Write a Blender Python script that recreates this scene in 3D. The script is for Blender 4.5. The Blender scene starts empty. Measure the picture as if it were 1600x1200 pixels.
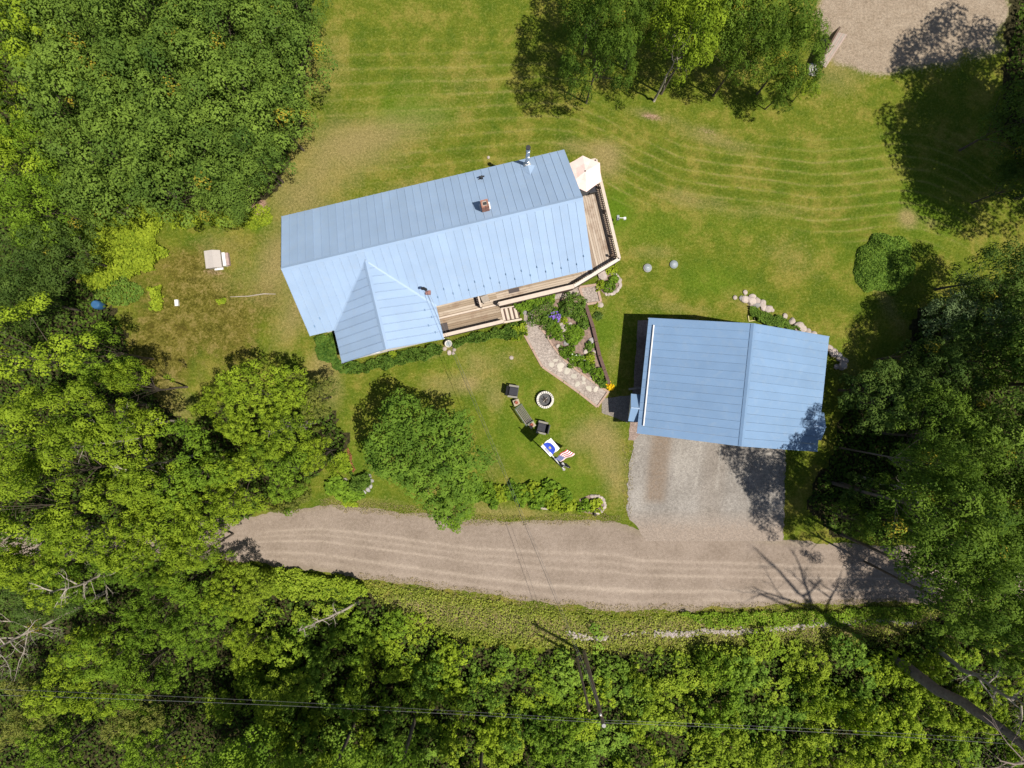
import bpy, math, random
import numpy as np
from mathutils import Vector, Matrix
R = math.radians
rnd = random.Random(7)
sc = bpy.context.scene
COL = sc.collection

# ------------------------------------------------------------------ camera, sky, sun, exposure
H = 42.0                      # drone height above the lawn
F = 24.0 / 36.0 * 1600.0      # focal length in pixels of the 1600 wide photograph
cam = bpy.data.objects.new('camera', bpy.data.cameras.new('camera'))
COL.objects.link(cam)
cam.location = (0, 0, H); cam.data.lens = 24; cam.data.sensor_width = 36
cam.data.clip_start = 0.5; cam.data.clip_end = 2000
sc.camera = cam
SUN = Vector((0.343, -0.189, 1.0)).normalized()
w = bpy.data.worlds.new('World'); sc.world = w; w.use_nodes = True
nt = w.node_tree
sky = nt.nodes.new('ShaderNodeTexSky'); sky.sky_type = 'NISHITA'; sky.sun_disc = False
sky.sun_elevation = math.asin(SUN.z); sky.sun_rotation = math.atan2(SUN.x, SUN.y)
nt.links.new(sky.outputs[0], nt.nodes['Background'].inputs[0])
nt.nodes['Background'].inputs[1].default_value = 0.07
sun = bpy.data.objects.new('sun', bpy.data.lights.new('sun', 'SUN'))
COL.objects.link(sun)
sun.data.energy = 5.0; sun.data.angle = R(0.53); sun.data.color = (1.0, 0.95, 0.86)
sun.rotation_euler = (-SUN).to_track_quat('-Z', 'Y').to_euler()
sun.location = SUN * 80
sc.view_settings.view_transform = 'Standard'; sc.view_settings.look = 'None'
sc.view_settings.exposure = 0.45; sc.view_settings.gamma = 1.0
sc.view_settings.use_curve_mapping = False

# ------------------------------------------------------------------ helpers
def at(px, py, h=0.0):
    s = (H - h) / F
    return Vector(((px - 800) * s, (600 - py) * s, h))
def plan(px, py, h):            # where something seen at height h stands on the ground
    p = at(px, py, h); return Vector((p.x, p.y, 0))
def tag(o, label=None, cat=None, group=None, kind=None):
    if label: o['label'] = label
    if cat: o['category'] = cat
    if group: o['group'] = group
    if kind: o['kind'] = kind
    return o
def empty(name, loc=(0, 0, 0), rz=0, label=None, cat=None, group=None):
    o = bpy.data.objects.new(name, None); COL.objects.link(o)
    o.location = loc; o.rotation_euler = (0, 0, rz); o.empty_display_size = 0.2
    return tag(o, label, cat, group)
def put(name, me, parent=None, loc=(0, 0, 0), rot=(0, 0, 0), scale=(1, 1, 1)):
    o = bpy.data.objects.new(name, me); COL.objects.link(o)
    o.location = loc; o.rotation_euler = rot; o.scale = scale
    if parent: o.parent = parent
    return o
def kids(o): return [c for c in bpy.data.objects if c.parent == o]
def copy_tree(o, children=None):
    r = o.copy(); COL.objects.link(r)
    for c in (children if children is not None else kids(o)):
        d = c.copy(); COL.objects.link(d); d.parent = r
    return r

class MB:
    def __init__(s): s.v = []; s.f = []
    def add(s, vs, fs):
        n = len(s.v); s.v += [tuple(v) for v in vs]; s.f += [tuple(i + n for i in f) for f in fs]; return s
    def box(s, x0, x1, y0, y1, z0, z1, M=None):
        vs = [Vector(p) for p in ((x0,y0,z0),(x1,y0,z0),(x1,y1,z0),(x0,y1,z0),(x0,y0,z1),(x1,y0,z1),(x1,y1,z1),(x0,y1,z1))]
        if M: vs = [M @ v for v in vs]
        return s.add(vs, ((0,3,2,1),(4,5,6,7),(0,1,5,4),(1,2,6,5),(2,3,7,6),(3,0,4,7)))
    def bar(s, a, b, wd, ht, up=(0, 0, 1)):
        a = Vector(a); b = Vector(b); d = (b - a).normalized(); up = Vector(up)
        if abs(d.dot(up)) > .99: up = Vector((1, 0, 0))
        x = d.cross(up).normalized() * wd / 2; z = x.cross(d).normalized() * ht / 2
        vs = [a - x - z, a + x - z, a + x + z, a - x + z, b - x - z, b + x - z, b + x + z, b - x + z]
        return s.add(vs, ((0,1,2,3),(7,6,5,4),(0,4,5,1),(1,5,6,2),(2,6,7,3),(3,7,4,0)))
    def prism(s, poly, t, up=(0, 0, 1)):
        up = Vector(up) * t; n = len(poly); P = [Vector(p) for p in poly]
        a = sum(((P[i].x * P[(i+1) % n].y - P[(i+1) % n].x * P[i].y) for i in range(n)))
        if a < 0: P.reverse()
        return s.add([p - up for p in P] + P, [tuple(range(n))[::-1], tuple(range(n, 2*n))] + [(i, (i+1) % n, n + (i+1) % n, n + i) for i in range(n)])
    def tube(s, pts, rs, n=6, cap=True):
        pts = [Vector(p) for p in pts]
        if not hasattr(rs, '__len__'): rs = [rs] * len(pts)
        rings = []
        for i, p in enumerate(pts):
            d = (pts[min(i+1, len(pts)-1)] - pts[max(i-1, 0)]).normalized()
            up = Vector((0, 0, 1)) if abs(d.z) < .9 else Vector((1, 0, 0))
            x = d.cross(up).normalized(); y = x.cross(d)
            rings.append([p + (x * math.cos(2*math.pi*k/n) + y * math.sin(2*math.pi*k/n)) * rs[i] for k in range(n)])
        vs = [v for r in rings for v in r]; fs = []
        for i in range(len(pts) - 1):
            for k in range(n):
                fs.append((i*n + k, i*n + (k+1) % n, (i+1)*n + (k+1) % n, (i+1)*n + k))
        if cap: fs += [tuple(range(n)), tuple(range((len(pts)-1)*n, len(pts)*n))[::-1]]
        return s.add(vs, fs)
    def lathe(s, prof, c=(0, 0, 0), n=16, squash=1.0, wob=0, rg=None):
        c = Vector(c); vs = []; fs = []
        for (r, z) in prof:
            for k in range(n):
                a = 2*math.pi*k/n; rr = r * (1 + (rg.uniform(-wob, wob) if wob else 0))
                vs.append(c + Vector((rr*math.cos(a), rr*math.sin(a)*squash, z)))
        for i in range(len(prof)-1):
            for k in range(n):
                fs.append((i*n+k, i*n+(k+1) % n, (i+1)*n+(k+1) % n, (i+1)*n+k))
        fs += [tuple(range(n))[::-1], tuple(range((len(prof)-1)*n, len(prof)*n))]
        return s.add(vs, fs)
    def mesh(s, name, mat, smooth=False):
        me = bpy.data.meshes.new(name); me.from_pydata(s.v, [], s.f); me.materials.append(mat)
        if smooth: me.shade_smooth()
        me.update(); return me
    def build(s, name, mat, parent=None, smooth=False, **k):
        return put(name, s.mesh(name, mat, smooth), parent, **k)

def clip(poly, n, d, keep_less=True):      # clip 2D polygon with n.p <= d
    out = []; m = len(poly); sg = 1 if keep_less else -1
    for i in range(m):
        a, b = poly[i], poly[(i+1) % m]
        da = sg * (n[0]*a[0] + n[1]*a[1] - d); db = sg * (n[0]*b[0] + n[1]*b[1] - d)
        if da <= 0: out.append(a)
        if (da < 0 < db) or (db < 0 < da):
            t = da / (da - db); out.append((a[0] + (b[0]-a[0])*t, a[1] + (b[1]-a[1])*t))
    return out
def area2(p): return abs(sum(p[i][0]*p[(i+1) % len(p)][1] - p[(i+1) % len(p)][0]*p[i][1] for i in range(len(p)))) / 2

# ------------------------------------------------------------------ materials
K = .74      # base colours below are divided by the exposure gain
MATS = {}
def nodes(name):
    m = bpy.data.materials.new(name); m.use_nodes = True
    t = m.node_tree; b = t.nodes['Principled BSDF']; MATS[name] = m
    return m, t, b
def N(t, typ, **k):
    n = t.nodes.new(typ)
    for a, v in k.items():
        if a.startswith('i_'):
            key = a[2:]; n.inputs[int(key) if key.isdigit() else key.replace('_', ' ')].default_value = v
        else: setattr(n, a, v)
    return n
def noise(t, vec, scale, detail=4, rough=.55, dist=0):
    n = N(t, 'ShaderNodeTexNoise', i_Scale=scale, i_Detail=detail, i_Roughness=rough, i_Distortion=dist)
    if vec is not None: t.links.new(vec, n.inputs['Vector'])
    return n.outputs['Fac']
def ramp(t, fac, stops, interp='LINEAR'):
    n = t.nodes.new('ShaderNodeValToRGB'); n.color_ramp.interpolation = interp
    e = n.color_ramp.elements
    while len(e) < len(stops): e.new(.5)
    for i, (p, c) in enumerate(stops):
        e[i].position = p; e[i].color = (c, c, c, 1) if not hasattr(c, '__len__') else (*c, 1)
    t.links.new(fac, n.inputs[0]); return n.outputs[0]
def mixc(t, fac, a, b, mode='MIX'):
    n = t.nodes.new('ShaderNodeMix'); n.data_type = 'RGBA'; n.blend_type = mode
    for s_, v in ((n.inputs[0], fac), (n.inputs[6], a), (n.inputs[7], b)):
        if isinstance(v, (int, float)): s_.default_value = v if s_ == n.inputs[0] else (v, v, v, 1)
        elif isinstance(v, tuple): s_.default_value = (*v, 1)
        else: t.links.new(v, s_)
    return n.outputs[2]
def math_(t, op, a, b=None, clampit=False):
    n = t.nodes.new('ShaderNodeMath'); n.operation = op; n.use_clamp = clampit
    for i, v in enumerate((a, b)):
        if v is None: continue
        if isinstance(v, (int, float)): n.inputs[i].default_value = v
        else: t.links.new(v, n.inputs[i])
    return n.outputs[0]
def attr(t, name):
    n = N(t, 'ShaderNodeAttribute', attribute_name=name); return n.outputs['Fac']
def bump(t, b, h, strength=.5, dist=.02):
    n = N(t, 'ShaderNodeBump', i_Strength=strength, i_Distance=dist)
    t.links.new(h, n.inputs['Height']); t.links.new(n.outputs[0], b.inputs['Normal'])
def plain(name, col, rough=.6, metal=0., var=.18, scale=6, bumpy=.0, spec=.4, obj_var=0.):
    m, t, b = nodes(name)
    g = N(t, 'ShaderNodeNewGeometry').outputs['Position']
    f = noise(t, g, scale, 5, .65); col = tuple(x*K for x in col)
    c = ramp(t, f, [(.25, tuple(x*(1-var) for x in col)), (.75, tuple(min(1, x*(1+var)) for x in col))])
    if obj_var:
        oi = N(t, 'ShaderNodeObjectInfo')
        k = math_(t, 'ADD', math_(t, 'MULTIPLY', oi.outputs['Random'], obj_var*2), 1-obj_var)
        c = mixc(t, 1.0, c, k, 'MULTIPLY')
    t.links.new(c, b.inputs['Base Color'])
    b.inputs['Roughness'].default_value = rough; b.inputs['Metallic'].default_value = metal
    b.inputs['Specular IOR Level'].default_value = spec
    if bumpy: bump(t, b, noise(t, g, scale*4, 4), bumpy, .01)
    return m
def leaf_mat(name, dark, light, yellow=(.32, .26, .03), trans=.27, ovar=.35):
    m, t, b = nodes(name)
    tint = attr(t, 'tint'); oi = N(t, 'ShaderNodeObjectInfo')
    g = N(t, 'ShaderNodeNewGeometry').outputs['Position']
    k = math_(t, 'ADD', math_(t, 'MULTIPLY', tint, .75), math_(t, 'MULTIPLY', oi.outputs['Random'], ovar))
    k = math_(t, 'ADD', k, math_(t, 'MULTIPLY', math_(t, 'SUBTRACT', noise(t, g, .8, 3), .5), .9))
    c = ramp(t, k, [(0, dark), (.8, light), (1, tuple(x*1.15 for x in light))])
    c = mixc(t, math_(t, 'GREATER_THAN', tint, 1.5), c, yellow)
    t.links.new(c, b.inputs['Base Color'])
    b.inputs['Roughness'].default_value = .7; b.inputs['Specular IOR Level'].default_value = .08
    tr = t.nodes.new('ShaderNodeBsdfTranslucent')
    hs = mixc(t, 1.0, c, (1.15, 1.3, .4), 'MULTIPLY'); t.links.new(hs, tr.inputs[0])
    mx = t.nodes.new('ShaderNodeMixShader'); mx.inputs[0].default_value = trans
    t.links.new(b.outputs[0], mx.inputs[1]); t.links.new(tr.outputs[0], mx.inputs[2])
    t.links.new(mx.outputs[0], t.nodes['Material Output'].inputs[0])
    return m
LEAF = dict(
    hedge=leaf_mat('leaf_hedge', (.06, .125, .018), (.175, .27, .035)),
    under=leaf_mat('leaf_shade_undergrowth', (.025, .05, .008), (.08, .13, .015)),  # leaf colour darkened so gaps between the crowns look deeply shaded
    bedg=leaf_mat('leaf_bed_green', (.055, .115, .012), (.15, .24, .02)),
    bedf=leaf_mat('leaf_bed_deep', (.04, .095, .014), (.125, .2, .028)),
    bedl=leaf_mat('leaf_bed_lime', (.12, .18, .012), (.27, .33, .025)),
    lawnt=leaf_mat('leaf_lawn_tree', (.045, .10, .012), (.15, .24, .026)),
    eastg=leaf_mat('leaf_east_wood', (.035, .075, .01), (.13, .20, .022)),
    maple=leaf_mat('leaf_maple', (.055, .105, .018), (.17, .25, .036)),
    yellow=leaf_mat('leaf_yellowgreen', (.10, .165, .012), (.245, .325, .022)),
    mid=leaf_mat('leaf_mid', (.065, .13, .012), (.18, .275, .022)),
    lime=leaf_mat('leaf_lime', (.13, .205, .014), (.27, .345, .03)),
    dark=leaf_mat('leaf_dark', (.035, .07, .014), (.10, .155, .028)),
    olive=leaf_mat('leaf_olive', (.09, .12, .022), (.21, .22, .045)),
    fern=leaf_mat('leaf_fern', (.08, .165, .02), (.20, .30, .035)),
    grey=leaf_mat('leaf_greygreen', (.07, .11, .04), (.17, .23, .095)),
    purple=leaf_mat('petal_purple', (.2, .12, .5), (.35, .22, .75), trans=.2),
    yflower=leaf_mat('petal_yellow', (.7, .42, .01), (.85, .6, .02), trans=.2),
    wflower=leaf_mat('petal_white', (.7, .7, .65), (.85, .85, .8), trans=.2),
    red=leaf_mat('leaf_russet', (.16, .05, .03), (.3, .12, .06)),
    weed=leaf_mat('leaf_weed', (.11, .16, .02), (.28, .31, .05)),
    straw=leaf_mat('leaf_straw', (.2, .16, .07), (.42, .34, .17)),
)
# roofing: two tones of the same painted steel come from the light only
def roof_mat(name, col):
    m, t, b = nodes(name)
    g = N(t, 'ShaderNodeNewGeometry').outputs['Position']; oi = N(t, 'ShaderNodeObjectInfo')
    f = noise(t, g, .7, 5, .6); col = tuple(x*K for x in col)
    c = ramp(t, f, [(.3, tuple(x*.95 for x in col)), (.7, tuple(x*1.05 for x in col))])
    f2 = noise(t, g, 14, 4, .7)
    c = mixc(t, math_(t, 'MULTIPLY', ramp(t, f2, [(.62, 0.), (.75, 1.)]), .18), c, (.42, .47, .48))
    c = mixc(t, math_(t, 'MULTIPLY', ramp(t, noise(t, g, 2.3, 6, .75, .6), [(.5, 0.), (.72, 1.)]), .14), c, (.36, .37, .34))
    k = math_(t, 'ADD', math_(t, 'MULTIPLY', oi.outputs['Random'], .08), .96)
    c = mixc(t, 1.0, c, k, 'MULTIPLY')
    t.links.new(c, b.inputs['Base Color']); b.inputs['Roughness'].default_value = .42
    b.inputs['Specular IOR Level'].default_value = .3
    bump(t, b, noise(t, g, 3, 3), .12, .03)
    return m
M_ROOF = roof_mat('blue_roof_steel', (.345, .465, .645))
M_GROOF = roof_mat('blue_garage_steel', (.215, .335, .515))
M_RIDGE = plain('blue_ridge_steel', (.2, .33, .5), .45, var=.06)
M_SEAM = plain('seam_shadow_gap', (.1, .17, .26), .6)
M_WHITE = plain('white_paint', (.85, .83, .8), .5, var=.08)
M_SIDING = plain('siding_grey', (.42, .40, .36), .7, var=.1)
M_GSIDING = plain('siding_tan', (.36, .30, .23), .7, var=.1)
M_GLASS = plain('window_glass', (.05, .07, .09), .08, var=.1, spec=.8)
M_BRICKR = plain('chimney_brick', (.36, .17, .12), .85, var=.25, scale=9, bumpy=.4, obj_var=.2)
M_MORTAR = plain('mortar', (.5, .44, .38), .9)
M_STEEL = plain('stainless_steel', (.62, .64, .66), .28, 1., var=.05)
M_BLACK = plain('black_metal', (.02, .02, .022), .5)
M_DMAT = plain('doormat_brown', (.09, .075, .075), .95, var=.3, scale=40)
M_RAIL = plain('rail_wood_cream', (.62, .51, .42), .7, var=.12, scale=5)
M_CREAM = plain('rail_paint_cream', (.66, .60, .53), .7, var=.08)
M_BALUSTER = plain('baluster_brown', (.12, .075, .05), .8)
M_DARKT = plain('dark_timber', (.13, .075, .06), .85, var=.3, scale=8)
M_EDGE = plain('edging_timber', (.42, .29, .22), .85, var=.2, scale=8)
M_CANVAS = plain('umbrella_canvas_pink', (.95, .72, .66), .85, var=.04)
M_ROCK = plain('pale_rock', (.46, .385, .34), .9, var=.28, scale=4, bumpy=.5, obj_var=.15)
M_ROCKG = plain('grey_rock', (.36, .34, .33), .9, var=.3, scale=4, bumpy=.5, obj_var=.2)
M_FLAG = plain('flagstone', (.52, .47, .39), .85, var=.15, scale=4, obj_var=.12)
M_BLOCK = plain('pale_block', (.72, .67, .60), .85, var=.14, scale=5, bumpy=.3, obj_var=.1)
M_ASH = plain('ash', (.13, .105, .08), .95, var=.5, scale=7, bumpy=.6)
M_WOODG = plain('weathered_grey_wood', (.36, .31, .26), .85, var=.2, scale=6, obj_var=.12)
M_CHARW = plain('charred_wood', (.05, .04, .035), .9)
M_BARK = plain('bark', (.13, .10, .075), .9, var=.35, scale=5, bumpy=.7)
M_BARKL = plain('pale_bark', (.42, .36, .29), .85, var=.3, scale=5, bumpy=.5)
M_BARKD = plain('dark_bark', (.26, .2, .165), .95, var=.4, scale=5, bumpy=.9)
M_SEAT = plain('black_wicker', (.02, .02, .023), .55, var=.3, scale=20)
M_CUSH = plain('charcoal_cushion', (.035, .035, .045), .85, var=.12, scale=10)
M_ARM = plain('taupe_arm', (.25, .23, .19), .7)
M_BENCHG = plain('dark_green_metal', (.03, .07, .045), .5)
M_STAND = plain('tan_side_table', (.40, .33, .23), .75)
M_TERRA = plain('terracotta', (.34, .10, .06), .8)
M_SOIL = plain('soil', (.24, .165, .13), .95, var=.6, scale=6, bumpy=.8)
M_CONC = plain('concrete', (.42, .39, .37), .85, var=.15, scale=5, bumpy=.3)
M_LID = plain('beige_plastic', (.50, .45, .42), .6, var=.06)
M_GREENGREY = plain('septic_lid_grey', (.30, .34, .36), .6, var=.15, scale=4)
M_BLUEP = plain('blue_plastic', (.04, .13, .28), .4)
M_POLE = plain('pole_wood', (.38, .28, .2), .9, var=.25, scale=4)
M_WIRE = plain('wire_grey', (.14, .14, .14), .5)
M_WIRED = plain('wire_dark', (.05, .05, .05), .6)
M_YELLOWW = plain('pale_yellow_wood', (.6, .52, .24), .7)
M_RED = plain('flag_red', (.52, .03, .05), .8, var=.05)
M_FWHITE = plain('flag_white', (1., .98, .96), .8, var=.03)
M_NAVY = plain('flag_navy', (.07, .09, .28), .8, var=.05)
M_FBLUE = plain('flag_blue', (.02, .06, .5), .8, var=.08)
M_GOLD = plain('flag_gold', (.6, .48, .05), .7)
M_FBLACK = plain('flag_black', (.01, .01, .012), .8)
M_FGREY = plain('flag_grey_panel', (.42, .42, .44), .8, var=.05)

def wood_mat(name, cols, along):
    m, t, b = nodes(name)
    g = N(t, 'ShaderNodeNewGeometry').outputs['Position']; oi = N(t, 'ShaderNodeObjectInfo')
    mp = N(t, 'ShaderNodeMapping'); mp.vector_type = 'TEXTURE'
    mp.inputs['Rotation'].default_value = (0, 0, along); mp.inputs['Scale'].default_value = (2.2, .07, 1)
    t.links.new(g, mp.inputs[0])
    f = noise(t, mp.outputs[0], 1.6, 4, .7)
    k = math_(t, 'ADD', math_(t, 'MULTIPLY', f, .6), math_(t, 'MULTIPLY', oi.outputs['Random'], .4))
    cols = [tuple(x*K for x in q_) for q_ in cols]
    c = ramp(t, k, [(.25, cols[0]), (.5, cols[1]), (.75, cols[2])])
    st = noise(t, g, .9, 4, .7)
    c = mixc(t, math_(t, 'MULTIPLY', ramp(t, st, [(.52, 0.), (.68, 1.)]), .65), c, (.16, .095, .06))
    t.links.new(c, b.inputs['Base Color']); b.inputs['Roughness'].default_value = .85
    return m

# ------------------------------------------------------------------ smooth 2D value noise for shapes
class VN:
    def __init__(s, seed): s.g = np.random.RandomState(seed).rand(64, 64)
    def __call__(s, x, y):
        x = np.asarray(x, float); y = np.asarray(y, float)
        xi = np.floor(x).astype(int); yi = np.floor(y).astype(int); fx = x - xi; fy = y - yi
        fx = fx*fx*(3-2*fx); fy = fy*fy*(3-2*fy); g = s.g
        a = g[xi % 64, yi % 64]; b = g[(xi+1) % 64, yi % 64]; c = g[xi % 64, (yi+1) % 64]; d = g[(xi+1) % 64, (yi+1) % 64]
        return (a*(1-fx)+b*fx)*(1-fy) + (c*(1-fx)+d*fx)*fy
vn = VN(3)
def fbm(x, y, o=3):
    r = 0; a = .5; 
    for i in range(o): r = r + a*vn(x*2**i + i*17.3, y*2**i + i*9.1); a *= .5
    return r / (1 - .5**o)
def inpoly(px, py, poly):
    px = np.asarray(px); py = np.asarray(py); c = np.zeros(px.shape, bool); n = len(poly)
    for i in range(n):
        x0, y0 = poly[i]; x1, y1 = poly[(i+1) % n]
        if y0 == y1: continue
        cond = ((y0 > py) != (y1 > py)) & (px < (x1-x0)*(py-y0)/(y1-y0) + x0)
        c ^= cond
    return c
def mesh_np(name, V, Fq, mat, attrs=None):
    me = bpy.data.meshes.new(name); n = len(V); m = len(Fq); k = Fq.shape[1]
    me.vertices.add(n); me.vertices.foreach_set('co', np.ascontiguousarray(V, dtype=np.float32).ravel())
    me.loops.add(m*k); me.loops.foreach_set('vertex_index', np.ascontiguousarray(Fq, dtype=np.int32).ravel())
    me.polygons.add(m); me.polygons.foreach_set('loop_start', np.arange(0, m*k, k, dtype=np.int32))
    me.materials.append(mat)
    for a, v in (attrs or {}).items():
        at_ = me.attributes.new(a, 'FLOAT', 'POINT'); at_.data.foreach_set('value', np.ascontiguousarray(v, dtype=np.float32))
    me.update(calc_edges=True); return me
def leaf_mesh(name, P, Nn, S, mat, rg, tint=None, aspect=.7, fold=.18):
    n = len(P); Nn = Nn / (np.linalg.norm(Nn, axis=1, keepdims=True) + 1e-9)
    q = rg.normal(size=(n, 3)); T = np.cross(Nn, q); T /= (np.linalg.norm(T, axis=1, keepdims=True) + 1e-9)
    B = np.cross(Nn, T); S = np.broadcast_to(np.asarray(S, float), (n,))[:, None]
    V = np.empty((n, 4, 3))
    V[:, 0] = P - T*S*.5; V[:, 1] = P + B*S*aspect*.5 + Nn*S*fold*.5 + T*S*.05
    V[:, 2] = P + T*S*.5 - Nn*S*.1; V[:, 3] = P - B*S*aspect*.5 + Nn*S*fold*.5 + T*S*.05
    if tint is None: tint = rg.rand(n)
    return mesh_np(name, V.reshape(-1, 3), np.arange(4*n).reshape(n, 4), mat, {'tint': np.repeat(tint, 4)})

# ------------------------------------------------------------------ ground (lawn) with its worn, dry and mown patches
def blobs(px, py, lst):
    r = np.zeros(px.shape)
    for (x, y, rx, ry, ang, s) in lst:
        c, sn = math.cos(R(ang)), math.sin(R(ang)); dx = px - x; dy = py - y
        a = (dx*c + dy*sn)/rx; b = (-dx*sn + dy*c)/ry
        r += s*np.exp(-(a*a + b*b))
    return r
FOREST = [[(-400, -500), (520, -500), (482, 60), (470, 200), (440, 290), (380, 330), (250, 330), (130, 330), (120, 440), (170, 470), (215, 560), (260, 640), (300, 670), (330, 640), (520, 640), (545, 690), (500, 740), (440, 780), (300, 850), (-400, 840)],
          [(-400, 875), (300, 875), (400, 900), (560, 915), (660, 985), (820, 1020), (940, 1015), (1100, 1020), (1300, 1010), (1400, 990), (1500, 960), (2100, 950), (2100, 1800), (-400, 1800)],
          [(1330, 590), (1400, 600), (1440, 480), (1540, 440), (2100, 420), (2100, 900), (1460, 850), (1300, 830), (1260, 780), (1300, 700)],
          [(1560, 200), (1600, -200), (2100, -200), (2100, 420), (1640, 350)]]
STRX = [-200, 450, 600, 750, 850, 900, 950, 1000, 1060, 1130, 1200, 1270, 1330, 1400, 1450, 1500, 1550, 1600, 1900]
STRY = [260, 205, 190, 183, 177, 183, 203, 232, 258, 270, 276, 286, 283, 274, 281, 300, 335, 380, 600]
def lawn():
    x0, x1, y0, y1, st = -40, 40, -32, 32, .17
    nx = int((x1-x0)/st)+1; ny = int((y1-y0)/st)+1
    X, Y = np.meshgrid(np.linspace(x0, x1, nx), np.linspace(y0, y1, ny))
    px = 800 + X*F/H; py = 600 - Y*F/H
    n1 = fbm(px/60, py/60) - .5; n2 = fbm(px/18+7, py/18) - .5
    c = np.interp(px, STRX, STRY)
    mow = (py - c + n1*5)/np.interp(px, [400, 900, 1200, 1600], [24, 20, 17.5, 19])
    mamp = np.interp(px, [380, 480, 700, 950, 1200, 1500, 1600], [0, .45, .75, .9, 1, .8, .5])
    below = np.interp(px, [380, 900, 960, 1200, 1350, 1600], [330, 250, 330, 350, 400, 400])
    mamp = mamp*np.clip((below - py)/30, 0, 1)*np.clip((py - np.interp(px, [400, 850, 1000, 1200, 1600], [40, 60, 190, 200, 180]))/50, 0, 1)
    mamp = mamp * (.35 + 1.1*fbm(px/70+3, py/40+9))
    dry = blobs(px, py, [(540,245,90,45,-14,.75),(470,310,60,40,0,.7),(600,205,120,30,-10,.55),(500,100,60,80,0,.35),(640,300,60,20,-13,.5),(950,250,28,30,0,.95),(905,230,45,14,0,.6),(1010,178,40,9,10,.5),(1110,215,80,16,18,.6),(1420,345,16,14,0,1.),(1415,335,12,10,0,.6),(1455,350,10,9,0,.7),(1075,310,60,16,10,.55),(1020,395,50,14,0,.45),(1050,480,70,12,8,.4),(1210,330,90,16,0,.3),(1240,405,60,40,30,.35),(1385,470,70,14,60,.5),
        (440,400,30,60,20,.85),(470,480,28,70,30,.85),(505,560,24,40,40,.8),(520,610,22,40,0,.6),(700,600,55,20,0,.55),(690,545,50,12,-14,.6),(735,600,20,14,0,.6),(775,620,18,28,0,.6),(745,565,30,22,0,.5),(800,560,30,25,0,.35),(900,690,30,25,0,.45),(950,705,26,50,0,.7),(930,670,40,30,0,.4),(965,760,18,45,0,.45),(745,780,60,12,0,.45),(770,730,20,40,0,.35),(780,800,120,9,3,.65),(560,785,60,10,3,.6),
        (1300,110,40,40,0,.3),(1330,95,60,50,0,.4),(330,380,30,20,0,.35),(380,430,90,60,0,.35),(290,640,25,25,0,.6),(262,600,20,40,0,.4),(940,470,14,40,10,.35),(957,560,10,50,8,.4),(1330,585,25,30,0,.4),(700,120,100,40,0,.25),(1180,480,40,12,20,.45)])
    lush = blobs(px, py, [(640,185,60,22,0,1.),(640,150,80,40,0,.4),(960,330,26,45,15,.9),(1010,360,60,40,0,.35),(1110,440,60,30,0,.7),(860,760,50,30,0,.4),(800,700,50,25,0,.35),(1350,250,180,60,0,.3),(1440,340,70,50,30,.45),(1330,540,40,30,0,.35),(590,750,30,40,0,.3),(850,640,110,60,0,.55),(900,750,60,40,0,.45),(950,520,40,50,0,.6),(560,680,30,60,0,.4),(720,560,80,20,-14,.4),(1320,400,60,60,0,.25),(1150,350,120,40,0,.3),(1480,320,80,50,0,.3),(400,350,30,14,0,.6),(1190,470,40,10,20,.3)])
    moss = blobs(px, py, [(300,470,75,60,0,.75),(250,540,60,60,0,.7),(360,500,60,45,0,.6),(300,410,60,30,0,.6),(240,600,50,70,0,.7),(370,560,40,40,0,.5),(390,380,50,22,0,.3),(200,430,40,40,0,.4),(420,460,24,30,0,.55),(600,215,16,10,0,.3),(1130,225,30,10,0,.25)])
    pink = blobs(px, py, [(395,318,24,16,20,1.3),(1018,182,24,7,12,.7),(1105,205,34,9,15,.45),(335,425,28,10,10,.5),(318,455,26,18,30,.35)])
    gravel = np.clip(blobs(px, py, [(1440,20,125,75,4,1.9),(1360,85,45,30,0,.8),(1310,30,30,60,0,.9)]) * (.55 + .9*fbm(px/26+3, py/26)), 0, 1.4)
    verge = np.clip(1 - np.abs(py - np.interp(px, [560,700,850,960,1100,1300,1500], [940,960,985,990,985,985,970]))/32., 0, 1)*np.clip((px-560)/60, 0, 1)
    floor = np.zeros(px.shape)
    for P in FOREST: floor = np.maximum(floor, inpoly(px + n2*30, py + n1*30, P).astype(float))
    Z = .05*(fbm(px/110, py/110) - .5)*0
    V = np.stack([X, Y, Z], -1).reshape(-1, 3)
    i = np.arange(nx*ny).reshape(ny, nx)
    Q = np.stack([i[:-1, :-1], i[:-1, 1:], i[1:, 1:], i[1:, :-1]], -1).reshape(-1, 4)
    m, t, b = nodes('lawn')
    g = N(t, 'ShaderNodeNewGeometry').outputs['Position']
    a1 = noise(t, g, .5, 6, .7); a2 = noise(t, g, 1.6, 6, .75); a3 = noise(t, g, 7, 6, .8); a4 = noise(t, g, 26, 4, .9)
    c = ramp(t, a1, [(.38, (.09, .14, .012)), (.5, (.15, .18, .018)), (.6, (.24, .22, .04))])
    c = mixc(t, ramp(t, a2, [(.48, 0.), (.62, .7)]), c, (.105, .145, .012))
    c = mixc(t, ramp(t, a3, [(.52, 0.), (.66, .5)]), c, (.25, .22, .07))
    def msk(name, lo, hi, k=.55, n_=None):
        v = math_(t, 'ADD', attr(t, name), math_(t, 'MULTIPLY', math_(t, 'SUBTRACT', n_ or a3, .5), k))
        return ramp(t, v, [(lo, 0.), (hi, 1.)])
    c = mixc(t, math_(t, 'MULTIPLY', msk('lush', .1, .9, .7, a2), .85), c, (.105, .185, .012))
    c = mixc(t, math_(t, 'MULTIPLY', msk('moss', .2, .75, 1.2, a2), .85), c, ramp(t, math_(t, 'ADD', math_(t, 'MULTIPLY', a2, .65), math_(t, 'MULTIPLY', a3, .35)), [(.43, (.075, .06, .012)), (.5, (.145, .125, .022)), (.57, (.25, .19, .06))]))
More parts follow.
